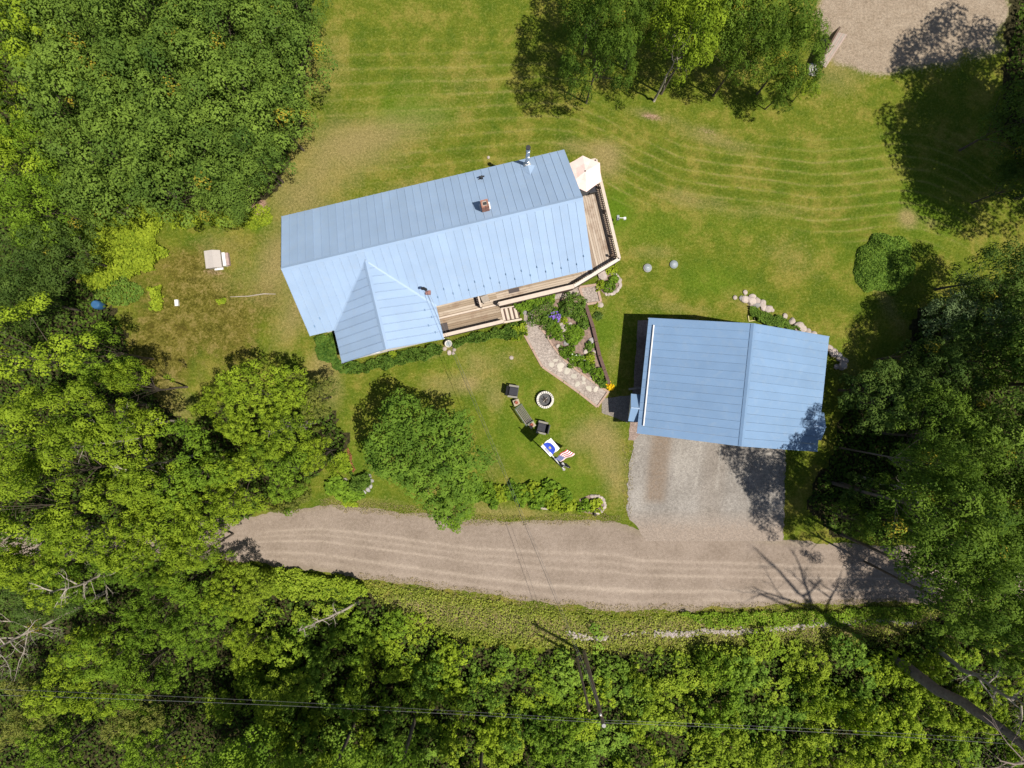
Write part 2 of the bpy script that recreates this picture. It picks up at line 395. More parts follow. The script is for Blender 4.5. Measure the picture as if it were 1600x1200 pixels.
    s = math_(t, 'SINE', math_(t, 'MULTIPLY', attr(t, 'mow'), 2*math.pi))
    sn = math_(t, 'MULTIPLY', s, attr(t, 'mamp'))
    thin = math_(t, 'POWER', math_(t, 'MAXIMUM', s, 0.0), 4.0)
    line = math_(t, 'MULTIPLY', math_(t, 'MULTIPLY', thin, attr(t, 'mamp')), math_(t, 'ADD', math_(t, 'MULTIPLY', a2, 4.), -1.45), True)
    c = mixc(t, math_(t, 'MULTIPLY', math_(t, 'ADD', math_(t, 'MULTIPLY', sn, .5), .5, True), .0), c, (.1, .1, .02))
    c = mixc(t, 1.0, c, math_(t, 'ADD', math_(t, 'MULTIPLY', sn, .10), 1.0), 'MULTIPLY')
    c = mixc(t, math_(t, 'MULTIPLY', line, .7), c, (.31, .26, .09))
    c = mixc(t, math_(t, 'MULTIPLY', msk('dry', .15, 1.0, .9), .9), c, ramp(t, a4, [(.35, (.2, .165, .05)), (.65, (.4, .31, .14))]))
    c = mixc(t, msk('pink', .35, .7, .8), c, ramp(t, a3, [(.4, (.24, .13, .09)), (.6, (.42, .28, .2))]))
    c = mixc(t, math_(t, 'MULTIPLY', msk('verge', .2, .8, 1.3, a2), .8), c, ramp(t, a3, [(.4, (.14, .13, .04)), (.6, (.33, .25, .14))]))
    c = mixc(t, msk('gravel', .45, .7, .8), c, ramp(t, math_(t, 'ADD', math_(t, 'MULTIPLY', a2, .6), math_(t, 'MULTIPLY', a4, .4)), [(.36, (.29, .22, .155)), (.64, (.44, .355, .265))]))
    c = mixc(t, msk('floor', .35, .65, .5), c, ramp(t, a3, [(.4, (.03, .03, .012)), (.6, (.07, .06, .028))]))  # litter tone lowered to paint the shade in the gaps of the wood
    k = math_(t, 'ADD', math_(t, 'MULTIPLY', a3, 2.0), math_(t, 'ADD', math_(t, 'MULTIPLY', a4, 2.8), -1.4))
    k = math_(t, 'MULTIPLY', math_(t, 'MAXIMUM', k, .3), K*1.0)
    c = mixc(t, 1.0, c, k, 'MULTIPLY')
    t.links.new(c, b.inputs['Base Color']); b.inputs['Roughness'].default_value = .95; b.inputs['Specular IOR Level'].default_value = .03
    bump(t, b, math_(t, 'ADD', a3, a4), .9, .05)
    fl = lambda a: a.reshape(-1)
    me = mesh_np('lawn', V, Q, m, dict(dry=fl(dry + n2*.25), lush=fl(lush), moss=fl(moss), pink=fl(pink), gravel=fl(gravel), verge=fl(verge), floor=fl(floor), mow=fl(mow), mamp=fl(np.clip(mamp, 0, 1.2))))
    tag(put('lawn', me), kind='structure')
    mb = MB(); mb.box(-600, 600, -600, 600, -.4, -.06)
    tag(mb.build('ground', plain('far_ground', (.07, .08, .03), .95, var=.4, scale=.3)), kind='structure')
lawn()

# ------------------------------------------------------------------ road, driveway, garden path
def gravel_mat(name, dk, md, lt, speck=.5, lanes=None):
    m, t, b = nodes(name)
    g = N(t, 'ShaderNodeNewGeometry').outputs['Position']
    a1 = noise(t, g, .5, 5, .6); a2 = noise(t, g, 5, 5, .7); a3 = noise(t, g, 32, 4, .85)
    vo = N(t, 'ShaderNodeTexVoronoi', i_Scale=17.); t.links.new(g, vo.inputs['Vector'])
    sep = N(t, 'ShaderNodeSeparateColor'); t.links.new(vo.outputs['Color'], sep.inputs[0])
    c = ramp(t, math_(t, 'ADD', math_(t, 'MULTIPLY', a1, .5), math_(t, 'MULTIPLY', a2, .5)), [(.38, dk), (.5, md), (.62, lt)])
    if lanes:
        for (nm, col, st_) in lanes:
            v = math_(t, 'MULTIPLY', attr(t, nm), math_(t, 'ADD', math_(t, 'MULTIPLY', a2, 1.3), .1))
            c = mixc(t, math_(t, 'MULTIPLY', v, st_, True), c, col)
    c = mixc(t, 1.0, c, math_(t, 'ADD', math_(t, 'MULTIPLY', sep.outputs[0], speck), 1-speck*.55), 'MULTIPLY')
    c = mixc(t, 1.0, c, math_(t, 'ADD', math_(t, 'MULTIPLY', a3, .8*K), .6*K), 'MULTIPLY')
    t.links.new(c, b.inputs['Base Color']); b.inputs['Roughness'].default_value = .95; b.inputs['Specular IOR Level'].default_value = .15
    bump(t, b, math_(t, 'ADD', a3, math_(t, 'MULTIPLY', vo.outputs['Distance'], -1.)), .6, .03)
    return m
def curve(pts):
    xs = [p[0] for p in pts]; ys = [p[1] for p in pts]
    return lambda x: np.interp(x, xs, ys)
ROAD_T = curve([(-500, 800), (100, 822), (300, 815), (400, 806), (430, 798), (500, 788), (560, 791), (610, 797), (700, 809), (740, 814), (860, 812), (960, 813), (1000, 828), (1160, 838), (1240, 846), (1340, 850), (1440, 856), (1600, 858), (2100, 862)])
ROAD_B = curve([(-500, 860), (100, 872), (300, 872), (380, 878), (500, 889), (560, 900), (650, 913), (740, 926), (850, 944), (960, 953), (1100, 951), (1260, 946), (1420, 941), (1600, 936), (2100, 930)])
def road():
    s = np.arange(-480, 2100, 2.6); nv = 60; v = np.linspace(0, 1, nv)
    top = ROAD_T(s) + (vn(s/4., s*0) - .5)*2.6 + (vn(s/33., s*0+5) - .5)*7
    bot = ROAD_B(s) + (vn(s/4., s*0+9) - .5)*3.2 + (vn(s/31., s*0+15) - .5)*8
    PX = np.repeat(s[:, None], nv, 1); PY = ROAD_T(s)[:, None]*(1-v) + ROAD_B(s)[:, None]*v
    PY = PY + (top-ROAD_T(s))[:, None]*np.clip(1-v*4, 0, 1)[None, :]**1.5 + (bot-ROAD_B(s))[:, None]*np.clip(v*4-3, 0, 1)[None, :]**1.5
    X = (PX-800)*H/F; Y = (600-PY)*H/F
    wig = (fbm(PX/700, PX*0+2, 1) - .5)*.12
    def band(c0, wd, a=1.): return a*np.exp(-((v[None, :] + wig - c0)/wd)**2)
    light = band(.33, .022, .7)*(.3+1.2*fbm(PX/120, PY/10)) + band(.52, .018, .8)*(.2+1.3*fbm(PX/90+4, PY/10)) + band(.72, .028, .85)*(.2+1.3*fbm(PX/110+8, PY/10)) + band(.42, .02, .4) + band(.84, .03, .5)*fbm(PX/70, PY/9)*1.6
    light = light*np.clip((PX-330)/120, .4, 1)
    edge = np.clip(1 - v[None, :]/.1, 0, 1) + np.clip(1-(1-v[None, :])/.06, 0, 1) + 0*PX
    V = np.stack([X, Y, np.full(X.shape, .008)], -1).reshape(-1, 3)
    i = np.arange(len(s)*nv).reshape(len(s), nv)
    Q = np.stack([i[:-1, :-1], i[:-1, 1:], i[1:, 1:], i[1:, :-1]], -1).reshape(-1, 4)[:, ::-1]
    m = gravel_mat('road_dirt', (.24, .187, .145), (.295, .233, .185), (.34, .272, .22), .16,
                   [('light', (.50, .41, .33), .8), ('edge', (.26, .22, .13), .5)])
    me = mesh_np('gravel_road', V, Q, m, dict(light=light.reshape(-1), edge=edge.reshape(-1)))
    tag(put('gravel_road', me), kind='structure')
road()
def driveway():
    s = np.arange(668, 846, 2.4); nv = 90; v = np.linspace(0, 1, nv)
    L = np.interp(s, [668, 690, 740, 790, 812, 846], [1008, 990, 980, 978, 984, 1010]) + (vn(s/4., s*0+3) - .5)*3 + (vn(s/20., s*0+3) - .5)*6
    Rr = np.interp(s, [668, 700, 836], [1226, 1228, 1224]) + (vn(s/4., s*0+33) - .5)*3
    PX = L[:, None]*(1-v) + Rr[:, None]*v; PY = np.repeat(s[:, None], nv, 1)
    X = (PX-800)*H/F; Y = (600-PY)*H/F
    def lane(x0, wd, sl=0.06): return np.exp(-(((PX + (PY-700)*sl*2 - x0)/wd)**4))
    brown = lane(1032, 17)*np.clip((790-PY)/12, 0, 1) + .25*lane(1120, 20)
    light = (lane(1094, 2.5)+lane(1062, 3)*.5+lane(1127, 2.5))*np.clip((775-PY)/20, 0, 1)*(.4+.9*fbm(PX/9, PY/25)) + .5*lane(1070, 16)*fbm(PX/9, PY/16)*np.clip((780-PY)/20, 0, 1) + blobs(PX, PY, [(998,760,12,50,0,.6),(1070,725,18,16,0,.6),(1110,822,60,6,8,.9),(1170,825,50,6,3,.6)])*(.4+fbm(PX/8, PY/8))
    V = np.stack([X, Y, np.full(X.shape, .014)], -1).reshape(-1, 3)
    i = np.arange(len(s)*nv).reshape(len(s), nv)
    Q = np.stack([i[:-1, :-1], i[:-1, 1:], i[1:, 1:], i[1:, :-1]], -1).reshape(-1, 4)[:, ::-1]
    m = gravel_mat('driveway_gravel', (.23, .205, .18), (.29, .262, .233), (.36, .328, .295), .34,
                   [('brown', (.24, .185, .14), 1.2), ('light', (.42, .385, .34), .7), ('edge', (.33, .265, .215), 1.4)])
    tag(put('driveway', mesh_np('driveway', V, Q, m, dict(brown=brown.reshape(-1), light=light.reshape(-1), edge=np.clip((PY-796)/34, 0, 1).reshape(-1)))), kind='structure')
driveway()
def sheet(name, pts, z, mat, jit=1.2, kind='structure'):
    out = []; n = len(pts)
    for i in range(n):
        a, b = pts[i], pts[(i+1) % n]; L = math.hypot(b[0]-a[0], b[1]-a[1]); k = max(1, int(L/5))
        for j in range(k):
            t = j/k; out.append((a[0]+(b[0]-a[0])*t + rnd.uniform(-jit, jit), a[1]+(b[1]-a[1])*t + rnd.uniform(-jit, jit)))
    mb = MB(); mb.prism([at(x, y, 0) + Vector((0, 0, z)) for x, y in out], .02)
    return tag(mb.build(name, mat), kind=kind)
M_PATH = gravel_mat('path_gravel', (.31, .255, .22), (.40, .335, .29), (.47, .405, .355), .55)
M_DKG = gravel_mat('dark_mulch', (.22, .16, .135), (.30, .225, .19), (.38, .30, .26), .4)
sheet('garden_path', [(819, 492), (817, 517), (832, 545), (847, 572), (880, 594), (905, 612), (933, 634), (949, 611), (930, 597), (905, 580), (886, 566), (872, 552), (862, 538), (852, 520), (845, 512), (836, 507), (832, 488), (850, 472), (880, 465), (911, 463), (905, 448), (870, 452), (830, 470)], .016, M_PATH, .6)
sheet('gravel_pad', [(906, 449), (932, 445), (939, 471), (915, 476)], .020, M_PATH, .3)
sheet('garden_bed', [(836, 507), (832, 488), (850, 472), (880, 465), (911, 463), (917, 478), (926, 510), (936, 555), (951, 600), (946, 607), (930, 597), (905, 580), (886, 566), (872, 552), (862, 538), (852, 520), (845, 512)], .024, M_SOIL, .6)
sheet('garage_side_strip', [(997, 501), (1016, 500), (1010, 600), (1004, 690), (982, 688), (986, 640), (990, 600)], .012, M_DKG, .8)
sheet('paver_pad', [(941, 622), (985, 618), (990, 650), (980, 660), (940, 645)], .016, gravel_mat('pad_grey', (.19, .165, .14), (.25, .215, .185), (.30, .26, .22), .4), .6)

# ------------------------------------------------------------------ house
HE = 3.3
class Frame:
    def __init__(s, o, U): s.o = Vector((o.x, o.y, 0)); s.U = Vector((U.x, U.y, 0)).normalized(); s.V = Vector((s.U.y, -s.U.x, 0))
    def __call__(s, u, v, z=0): return s.o + s.U*u + s.V*v + Vector((0, 0, z))
    def inv(s, p): d = Vector((p.x, p.y, 0)) - s.o; return d.dot(s.U), d.dot(s.V)
    def rz(s): return math.atan2(s.U.y, s.U.x)
    def M(s): return Matrix.Translation(s.o) @ Matrix.Rotation(s.rz(), 4, 'Z')
nw, ne, sw, se = at(440, 338, HE), at(881, 235, HE), at(482, 527, HE), at(924, 421, HE)
HF = Frame(nw, (ne - nw) + (se - sw))
HL = ((ne-nw).length + (se-sw).length)/2; HW = ((sw-nw).length + (se-ne).length)/2
PITCH = .70; GU0, GU1 = 1.41, 7.36; GC = (GU0+GU1)/2; GH = (GU1-GU0)/2; GV = HW + 1.92
def main_z(v): return HE + PITCH*(HW/2 - abs(v - HW/2))
def gab_z(u): return HE + PITCH*(GH - abs(u - GC))
house = empty('house', HF(HL/2, HW/2), 0, 'long house with pale blue standing seam metal roof, cross gable and wooden deck', 'house')
base_inv = Matrix.Translation(-house.location)
def hb(mb, name, mat, parent=house, smooth=False):    # world coordinates -> child of the house
    off = Vector((0, 0, 0)); p = parent
    while p: off += p.location; p = p.parent
    mb.v = [tuple(Vector(v) - off) for v in mb.v]
    return mb.build(name, mat, parent, smooth)
roof = hb(MB().bar(HF(.1, HW/2, HE+PITCH*HW/2-.12), HF(HL-.1, HW/2, HE+PITCH*HW/2-.16), .16, .16), 'roof', M_ROOF)
def panel(pts_uvz, rib_a, rib_b, mat, parent, F_):
    mb = MB(); P = [F_(*p) for p in pts_uvz]
    mb.prism(P, .02)
    a, b = F_(*rib_a), F_(*rib_b)
    if (a-b).length > .05: mb.bar(a + Vector((0, 0, .01)), b + Vector((0, 0, .005)), .026, .045)
    hb(mb, 'roof_panel', mat, parent)
W = .4455; G = .006
n = int(HL/W)+1
for i in range(n):
    a = i*W; b = min(HL, a+W); a2 = a+G if i else a
    if b - a2 < .05: continue
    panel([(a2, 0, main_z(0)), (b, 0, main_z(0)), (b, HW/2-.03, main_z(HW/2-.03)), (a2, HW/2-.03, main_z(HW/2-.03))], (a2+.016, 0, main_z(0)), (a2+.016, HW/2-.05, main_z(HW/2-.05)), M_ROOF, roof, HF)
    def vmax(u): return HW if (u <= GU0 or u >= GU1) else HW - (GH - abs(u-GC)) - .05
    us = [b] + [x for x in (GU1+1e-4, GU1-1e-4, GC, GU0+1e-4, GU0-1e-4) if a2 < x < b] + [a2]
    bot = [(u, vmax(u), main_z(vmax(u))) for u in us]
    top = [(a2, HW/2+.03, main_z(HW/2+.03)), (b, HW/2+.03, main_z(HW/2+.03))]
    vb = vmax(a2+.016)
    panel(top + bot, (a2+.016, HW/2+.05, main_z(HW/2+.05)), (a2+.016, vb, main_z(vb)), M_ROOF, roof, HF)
v0 = HW - GH
nv = int((GV - v0)/W)+1
for sgn in (-1, 1):
    for i in range(nv):
        b = GV - i*W; a = max(v0+.06, b - W + G)
        if b - a < .06: continue
        def dmax(v): return GH if v >= HW-.02 else max(.02, v - v0 - .04)
        vs = [a] + ([HW-.0201, HW-.02] if a < HW-.02 < b else []) + [b]
        edge = [(GC + sgn*dmax(v), v, gab_z(GC + sgn*dmax(v))) for v in vs]
        P = edge + [(GC + sgn*.02, b, gab_z(GC + .02)), (GC + sgn*.02, a, gab_z(GC + .02))]
        d = dmax(b-.016)
        panel(P, (GC + sgn*.04, b-.016, gab_z(GC+.04)), (GC + sgn*d, b-.016, gab_z(GC+d)), M_ROOF, roof, HF)
rz_ = HE + PITCH*HW/2
def cap(a, b, zr, F_, uside, mat, parent, wd=.13, drop=.7):
    mb = MB(); up = Vector((0, 0, .035)); s_ = uside*wd; d = Vector((0, 0, -wd*drop))
    A, B = a + up, b + up
    mb.add([A, B, B+s_+d, A+s_+d, B-s_+d, A-s_+d, A+Vector((0,0,.02)), B+Vector((0,0,.02))], [(0,3,2,1),(0,1,4,5),(3,6,7,2),(5,4,7,6)])
    return hb(mb, 'ridge_cap', mat, parent)
cap(HF(0, HW/2, rz_), HF(HL, HW/2, rz_), rz_, HF, HF.V, M_ROOF, roof)
gz_ = gab_z(GC)
cap(HF(GC, v0+.05, gz_), HF(GC, GV, gz_), gz_, HF, HF.U, M_ROOF, roof)
# valley flashings
for sgn in (-1, 1):
    mb = MB(); a = HF(GC, v0, gz_-.01); b = HF(GC+sgn*GH, HW, HE-.0)
    mb.bar(a, b, .16, .05); hb(mb, 'valley_flashing', M_ROOF, roof)
# fascia and rake boards
for (a, b) in ((HF(0, .05, HE-.1), HF(HL, .05, HE-.1)), (HF(0, HW-.05, HE-.1), HF(GU0, HW-.05, HE-.1)), (HF(GU1, HW-.05, HE-.1), HF(HL, HW-.05, HE-.1)),
               (HF(GU0+.05, HW, HE-.1), HF(GU0+.05, GV, HE-.1)), (HF(GU1-.05, HW, HE-.1), HF(GU1-.05, GV, HE-.1))):
    hb(MB().bar(a, b, .03, .16), 'fascia', M_WHITE)
for (u, va, vb) in ((.03, .05, HW/2), (.03, HW-.05, HW/2), (HL-.03, .05, HW/2), (HL-.03, HW-.05, HW/2)):
    hb(MB().bar(HF(u, va, HE-.1), HF(u, vb, rz_-.1), .03, .16), 'rake_board', M_WHITE)
for (ua, ub) in ((GU0, GC), (GU1, GC)):
    hb(MB().bar(HF(ua, GV-.03, HE-.1), HF(ub, GV-.03, gz_-.1), .03, .16), 'rake_board', M_WHITE)
# walls with clapboards
def wall(a, b, z0, z1, mat, gable=0, name='wall', parent=house, hbf=None):
    mb = MB(); a = Vector(a); b = Vector(b); d = (b-a).normalized(); nrm = Vector((d.y, -d.x, 0))
    L = (b-a).length; t = .12
    def ring(off): 
        P = [a + nrm*off + Vector((0,0,z0)), b + nrm*off + Vector((0,0,z0)), b + nrm*off + Vector((0,0,z1)), a + nrm*off + Vector((0,0,z1))]
        if gable: P.insert(3, (a+b)/2 + nrm*off + Vector((0,0,z1+gable)))
        return P
    A, B = ring(0), ring(-t); k = len(A)
    mb.add(A + B, [tuple(range(k)), tuple(range(2*k-1, k-1, -1))] + [(i, k+i, k+(i+1) % k, (i+1) % k) for i in range(k)])
    w_ = hb(mb, name, mat, parent)
    mb = MB(); z = z0 + .16
    while z < z1 + gable - .2:
        f = 0 if z < z1 else (z-z1)/gable
        p, q = a.lerp(b, f/2), b.lerp(a, f/2)
        mb.bar(p + nrm*.012 + Vector((0,0,z)), q + nrm*.012 + Vector((0,0,z)), .02, .02); z += .16
    o = hb(mb, 'clapboards', mat, w_); o['kind'] = 'stuff'
    return w_
def window(a, d, nrm, z0, wd, ht, parent):
    mb = MB(); a = Vector(a)
    c = lambda x, z: a + d*x + nrm*.03 + Vector((0, 0, z))
    for (p, q) in ((c(0, z0), c(wd, z0)), (c(0, z0+ht), c(wd, z0+ht)), (c(0, z0), c(0, z0+ht)), (c(wd, z0), c(wd, z0+ht)), (c(0, z0+ht/2), c(wd, z0+ht/2))):
        mb.bar(p, q, .07, .07)
    w_ = hb(mb, 'window', M_WHITE, parent)
    hb(MB().bar(c(0, z0+ht/2) - nrm*.01, c(wd, z0+ht/2) - nrm*.01, .015, ht), 'pane', M_GLASS, w_)
OV = .35
fz = .0
wN = wall(HF(HL-OV, OV), HF(OV, OV), fz, HE+.1, M_SIDING)
wW = wall(HF(OV, OV), HF(OV, HW-OV), fz, HE+.1, M_SIDING, PITCH*(HW/2-OV))
wS1 = wall(HF(OV, HW-OV), HF(GU0+OV, HW-OV), fz, HE+.1, M_SIDING)
wS2 = wall(HF(GU1-OV, HW-OV), HF(HL-OV, HW-OV), fz, HE+.1, M_SIDING)
wE = wall(HF(HL-OV, HW-OV), HF(HL-OV, OV), fz, HE+.1, M_SIDING, PITCH*(HW/2-OV))
wall(HF(GU0+OV, HW-OV), HF(GU0+OV, GV-OV), fz, HE+.1, M_SIDING)
wG = wall(HF(GU0+OV, GV-OV), HF(GU1-OV, GV-OV), fz, HE+.1, M_SIDING, PITCH*(GH-OV))
wall(HF(GU1-OV, GV-OV), HF(GU1-OV, HW-OV), fz, HE+.1, M_SIDING)
for u in (9.0, 14.2): window(HF(u, HW-OV), HF.U, HF.V, 1.9, 1.1, 1.1, house)
for u in (2.4, 5.3): window(HF(u, GV-OV), HF.U, HF.V, 1.4, 1.0, 1.2, house)
for u in (3, 6, 9, 12): window(HF(u, OV), HF.U, -HF.V, 1.6, 1.0, 1.0, house)
d_ = hb(MB().box(11.6, 12.5, -HW+OV-.05, -HW+OV, .95, 3.0, HF.M()), 'door', M_DARKT)
def roof_pt(px, py, h_above=0):      # point of the main roof under a pixel
    z = 4.0
    for _ in range(12):
        p = at(px, py, z); u, v = HF.inv(p); z = main_z(v) + h_above
    return at(px, py, z)
# brick chimney
ct = roof_pt(758.5, 326)
def on_roof(mb): mb.v = [tuple(HF.o*0 + (Matrix.Rotation(HF.rz(), 3, 'Z') @ Vector(v)) + Vector((ct.x, ct.y, 0))) for v in mb.v]; return mb
zc = main_z(HF.inv(ct)[1])
chim = hb(on_roof(MB().box(-.17, .17, -.13, .13, zc-.4, zc+1.05)), 'chimney', M_MORTAR, house)
for k in range(8):
    z = zc - .05 + k*.145
    for (x0, x1, y0, y1) in ((-.2, -.01, -.2, -.12), (.01, .2, -.2, -.12), (-.2, -.01, .12, .2), (.01, .2, .12, .2), (-.2, -.12, -.11, .11), (.12, .2, -.11, .11)):
        s_ = .0 if k % 2 else .004
        hb(on_roof(MB().box(x0-s_, x1+s_, y0-s_, y1+s_, z, z+.13)), 'brick', M_BRICKR, chim)
hb(on_roof(MB().box(-.1, .1, -.08, .08, zc+1.051, zc+1.056)), 'flue', M_BLACK, chim)
hb(on_roof(MB().box(-.29, .29, -.36, -.20, zc-.25, zc+.0).box(-.29, -.21, -.2, .3, zc-.2, zc+.06).box(.21, .29, -.2, .3, zc-.2, zc+.06)), 'flashing', M_WHITE, chim)
# stove pipe with cricket
pb = roof_pt(823.5, 258); zp = pb.z
pt_ = HF(HF.inv(pb)[0], HF.inv(pb)[1], 0)
mb = MB().tube([pt_ + Vector((0, 0, zp-.2)), pt_ + Vector((0, 0, zp+2.75))], .105, 14)
for k in range(3): mb.tube([pt_ + Vector((0, 0, zp+.7+k*.8)), pt_ + Vector((0, 0, zp+.75+k*.8))], .118, 14)
pipe = hb(mb, 'stovepipe', M_STEEL)
hb(MB().tube([pt_ + Vector((0, 0, zp+2.76)), pt_ + Vector((0, 0, zp+2.9))], .125, 14), 'pipe_cap', M_BLACK, pipe)
hb(MB().tube([pt_ + Vector((0, 0, zp-.15)), pt_ + Vector((0, 0, zp+.35))], [.26, .13], 12), 'flashing', M_WHITE, pipe)
u_, v_ = HF.inv(pb)
ap = HF(u_, v_+.75, main_z(v_+.75)+.02); l1 = HF(u_-.42, v_+.14, main_z(v_+.1)+.02); r1 = HF(u_+.42, v_+.14, main_z(v_+.1)+.02); top_ = HF(u_, v_+.14, main_z(v_+.1)+.36)
hb(MB().add([ap, l1, r1, top_], [(0, 1, 3), (0, 3, 2), (1, 2, 3), (0, 2, 1)]), 'cricket', M_ROOF, pipe)
# plumbing vent, service head
vb_ = roof_pt(753, 279)
o = hb(MB().tube([vb_ - Vector((0, 0, .1)), vb_ + Vector((0, 0, .38))], .07, 10).tube([vb_ + Vector((-.1, -.1, -.02)), vb_ + Vector((-.1, -.1, .02))], .16, 4), 'vent_pipe', M_BLACK)
hb(MB().bar(vb_ + Vector((-.15, 0, .3)), vb_ + Vector((.15, .03, .34)), .07, .07), 'vent_cap', M_BLACK, o)
mh = roof_pt(669, 456)
MAST = mh + Vector((0, 0, .95))
o = hb(MB().tube([mh - Vector((0, 0, .3)), mh + Vector((0, 0, .9))], .045, 10), 'service_mast', M_STEEL)
hb(MB().tube([mh + Vector((0, 0, .85)), mh + Vector((-.12, .06, 1.02)), mh + Vector((-.24, .05, .95))], .08, 8), 'weatherhead', M_BLACK, o)
hb(MB().box(mh.x-.13, mh.x+.15, mh.y-.17, mh.y+.06, mh.z-.02, mh.z+.14), 'roof_boot', plain('rusty_boot', (.30, .14, .12), .8), o)
# snow guards near the south eaves
sg = MB().box(-.02, .02, -.05, .05, 0, .10).mesh('snow_guard', M_RIDGE)
for i in range(1, n):
    u = i*W + .03
    for dv in ((.42,) if i % 2 else (.75,)):
        if GU0-.3 < u < GU1+.1 or u > HL-.1: continue
        put('snow_guard', sg, roof, loc=HF(u, HW-dv, main_z(HW-dv)+.03) - house.location, rot=(0, 0, HF.rz()))
for i in range(1, 5):
    v = GV - i*W; d = GH - (.35 if i % 2 else .62)
    put('snow_guard', sg, roof, loc=HF(GC+d, v, gab_z(GC+d)+.03) - house.location, rot=(0, 0, HF.rz()))

# ------------------------------------------------------------------ deck
DZ = .95; RZ = 1.9
deck = empty('deck', HF(HL, HW, 0), 0, 'weathered wooden deck wrapping the east end and south side of the house', 'deck')
def db(mb, name, mat, parent=deck): return hb(mb, name, mat, parent)
M_D1 = wood_mat('deck_boards_east', ((.20, .13, .095), (.40, .31, .235), (.62, .53, .44)), HF.rz() + math.pi/2)
M_D2 = wood_mat('deck_boards_south', ((.25, .175, .11), (.40, .315, .23), (.58, .48, .39)), HF.rz())
P1, P2, P3, P4, P5 = [plan(x, y, RZ) for x, y in ((889, 257), (931, 249), (968, 404), (897, 447), (779, 475))]
q = [HF.inv(p) for p in (P1, P2, P3, P4, P5)]
EW = HL-OV; SW_ = HW-OV
def boards(poly, axis, wd, z, mat, name='deck_board'):
    us = [p[axis] for p in poly]; a = min(us); n_ = (1, 0) if axis == 0 else (0, 1)
    while a < max(us):
        c = clip(clip(poly, n_, a + wd - .012), n_, a, False)
        if len(c) > 2 and area2(c) > .01:
            dz = rnd.uniform(-.002, .002)
            db(MB().prism([HF(x, y, z+dz) for x, y in c], .03), name, mat)
        a += wd
# boards of the east deck run parallel to the gable end (along v), slightly skewed like the railing
east = [(EW, q[0][1]), (q[1][0], q[1][1]), (q[2][0], q[2][1]), (q[3][0]+.3, q[3][1]-.15), (EW, SW_+.9 if q[3][1] > SW_+.9 else q[3][1]-.2)]
east = [(EW, max(OV, q[0][1]))] + [(q[1][0], q[1][1]), (q[2][0], q[2][1]), (q[3][0], q[3][1]), (q[3][0], SW_), (EW, SW_)]
# convex pieces for clipping
xs = q[3][0]
eastA = [(EW, q[0][1]), q[1], q[2], (EW, q[2][1] + (q[3][1]-q[2][1])*(q[2][0]-EW)/(q[2][0]-q[3][0]))]
boards(eastA, 0, .14, DZ, M_D1)
GX = GU1 - OV
mid_y = HF.inv(plan(745, 484, DZ))[1]     # step between porch and lower deck
porch = [(GX, SW_), (EW-.012, SW_), (EW-.012, eastA[3][1]), q[3], (q[4][0], q[4][1]), (q[4][0], mid_y), (GX, mid_y)]
boards([(xs, SW_), (EW-.012, SW_), (EW-.012, eastA[3][1]), q[3]], 1, .14, DZ, M_D2)
boards([(q[4][0], SW_), (xs, SW_), q[3], q[4]], 1, .14, DZ, M_D2)
boards([(GX, SW_), (q[4][0], SW_), (q[4][0], mid_y), (GX, mid_y)], 1, .14, DZ, M_D2)
LZ = .62
L1 = HF.inv(plan(692, 524, LZ+.9)); L2 = HF.inv(plan(786, 502, LZ+.9))
boards([(GX, mid_y+.01), (L2[0], mid_y+.01), (L2[0], L2[1]), (GX, L2[1])], 1, .14, LZ, M_D2)
db(MB().bar(HF(GX, mid_y-.02, DZ+.012), HF(q[4][0], mid_y-.02, DZ+.012), .1, .03), 'nosing', M_RAIL)
db(MB().bar(HF(GX, mid_y+.012, LZ+.15), HF(q[4][0], mid_y+.012, LZ+.15), .02, .3), 'riser', M_RAIL)
# skirting under the deck
for a, b in ((q[0], q[1]), (q[1], q[2]), (q[2], q[3]), (q[3], q[4])):
    db(MB().bar(HF(a[0], a[1], DZ/2-.05), HF(b[0], b[1], DZ/2-.05), .04, DZ-.1), 'skirt', M_DARKT)
db(MB().bar(HF(GX, L2[1], LZ/2), HF(L2[0], L2[1], LZ/2), .04, LZ-.06), 'skirt', M_DARKT)
def railing(a, b, z, h=.92, top=.16, mat=M_RAIL):
    A = HF(a[0], a[1], z); B = HF(b[0], b[1], z); L = (B-A).length; d = (B-A)/L
    r = db(MB().bar(A + Vector((0, 0, h)), B + Vector((0, 0, h)), top, .04), 'railing', mat)
    db(MB().bar(A + Vector((0, 0, .12)), B + Vector((0, 0, .12)), .04, .08), 'bottom_rail', mat, r)
    n_ = max(1, round(L/1.6))
    pm = MB().box(-.05, .05, -.05, .05, 0, h-.03).mesh('post', mat)
    for k in range(n_+1):
        o = put('post', pm, r, loc=A + (B-A)*k/n_ - deck.location, rot=(0, 0, HF.rz()))
    nb = int(L/.13); bm_ = MB().box(-.018, .018, -.018, .018, .1, h-.02).mesh('baluster', M_BALUSTER)
    for k in range(1, nb):
        put('baluster', bm_, r, loc=A + (B-A)*k/nb - deck.location, rot=(0, 0, HF.rz()))
railing((EW, q[0][1]), q[1], DZ); railing(q[1], q[2], DZ, top=.18); railing(q[2], q[3], DZ, top=.18, mat=M_CREAM); railing(q[3], q[4], DZ, top=.24)
railing((GX, L2[1]), L2, LZ, top=.2)
s1 = (q[4][0], q[4][1]); s2 = (q[4][0]+.02, mid_y + .05)
railing(s1, s2, DZ, top=.14, mat=M_RAIL)
# gate leaning open by the porch step
g0 = HF.inv(plan(748, 466, RZ)); g1 = HF.inv(plan(750, 482, RZ))
railing((g0[0], SW_+.05), (g0[0]+.02, mid_y-.05), DZ, top=.1)
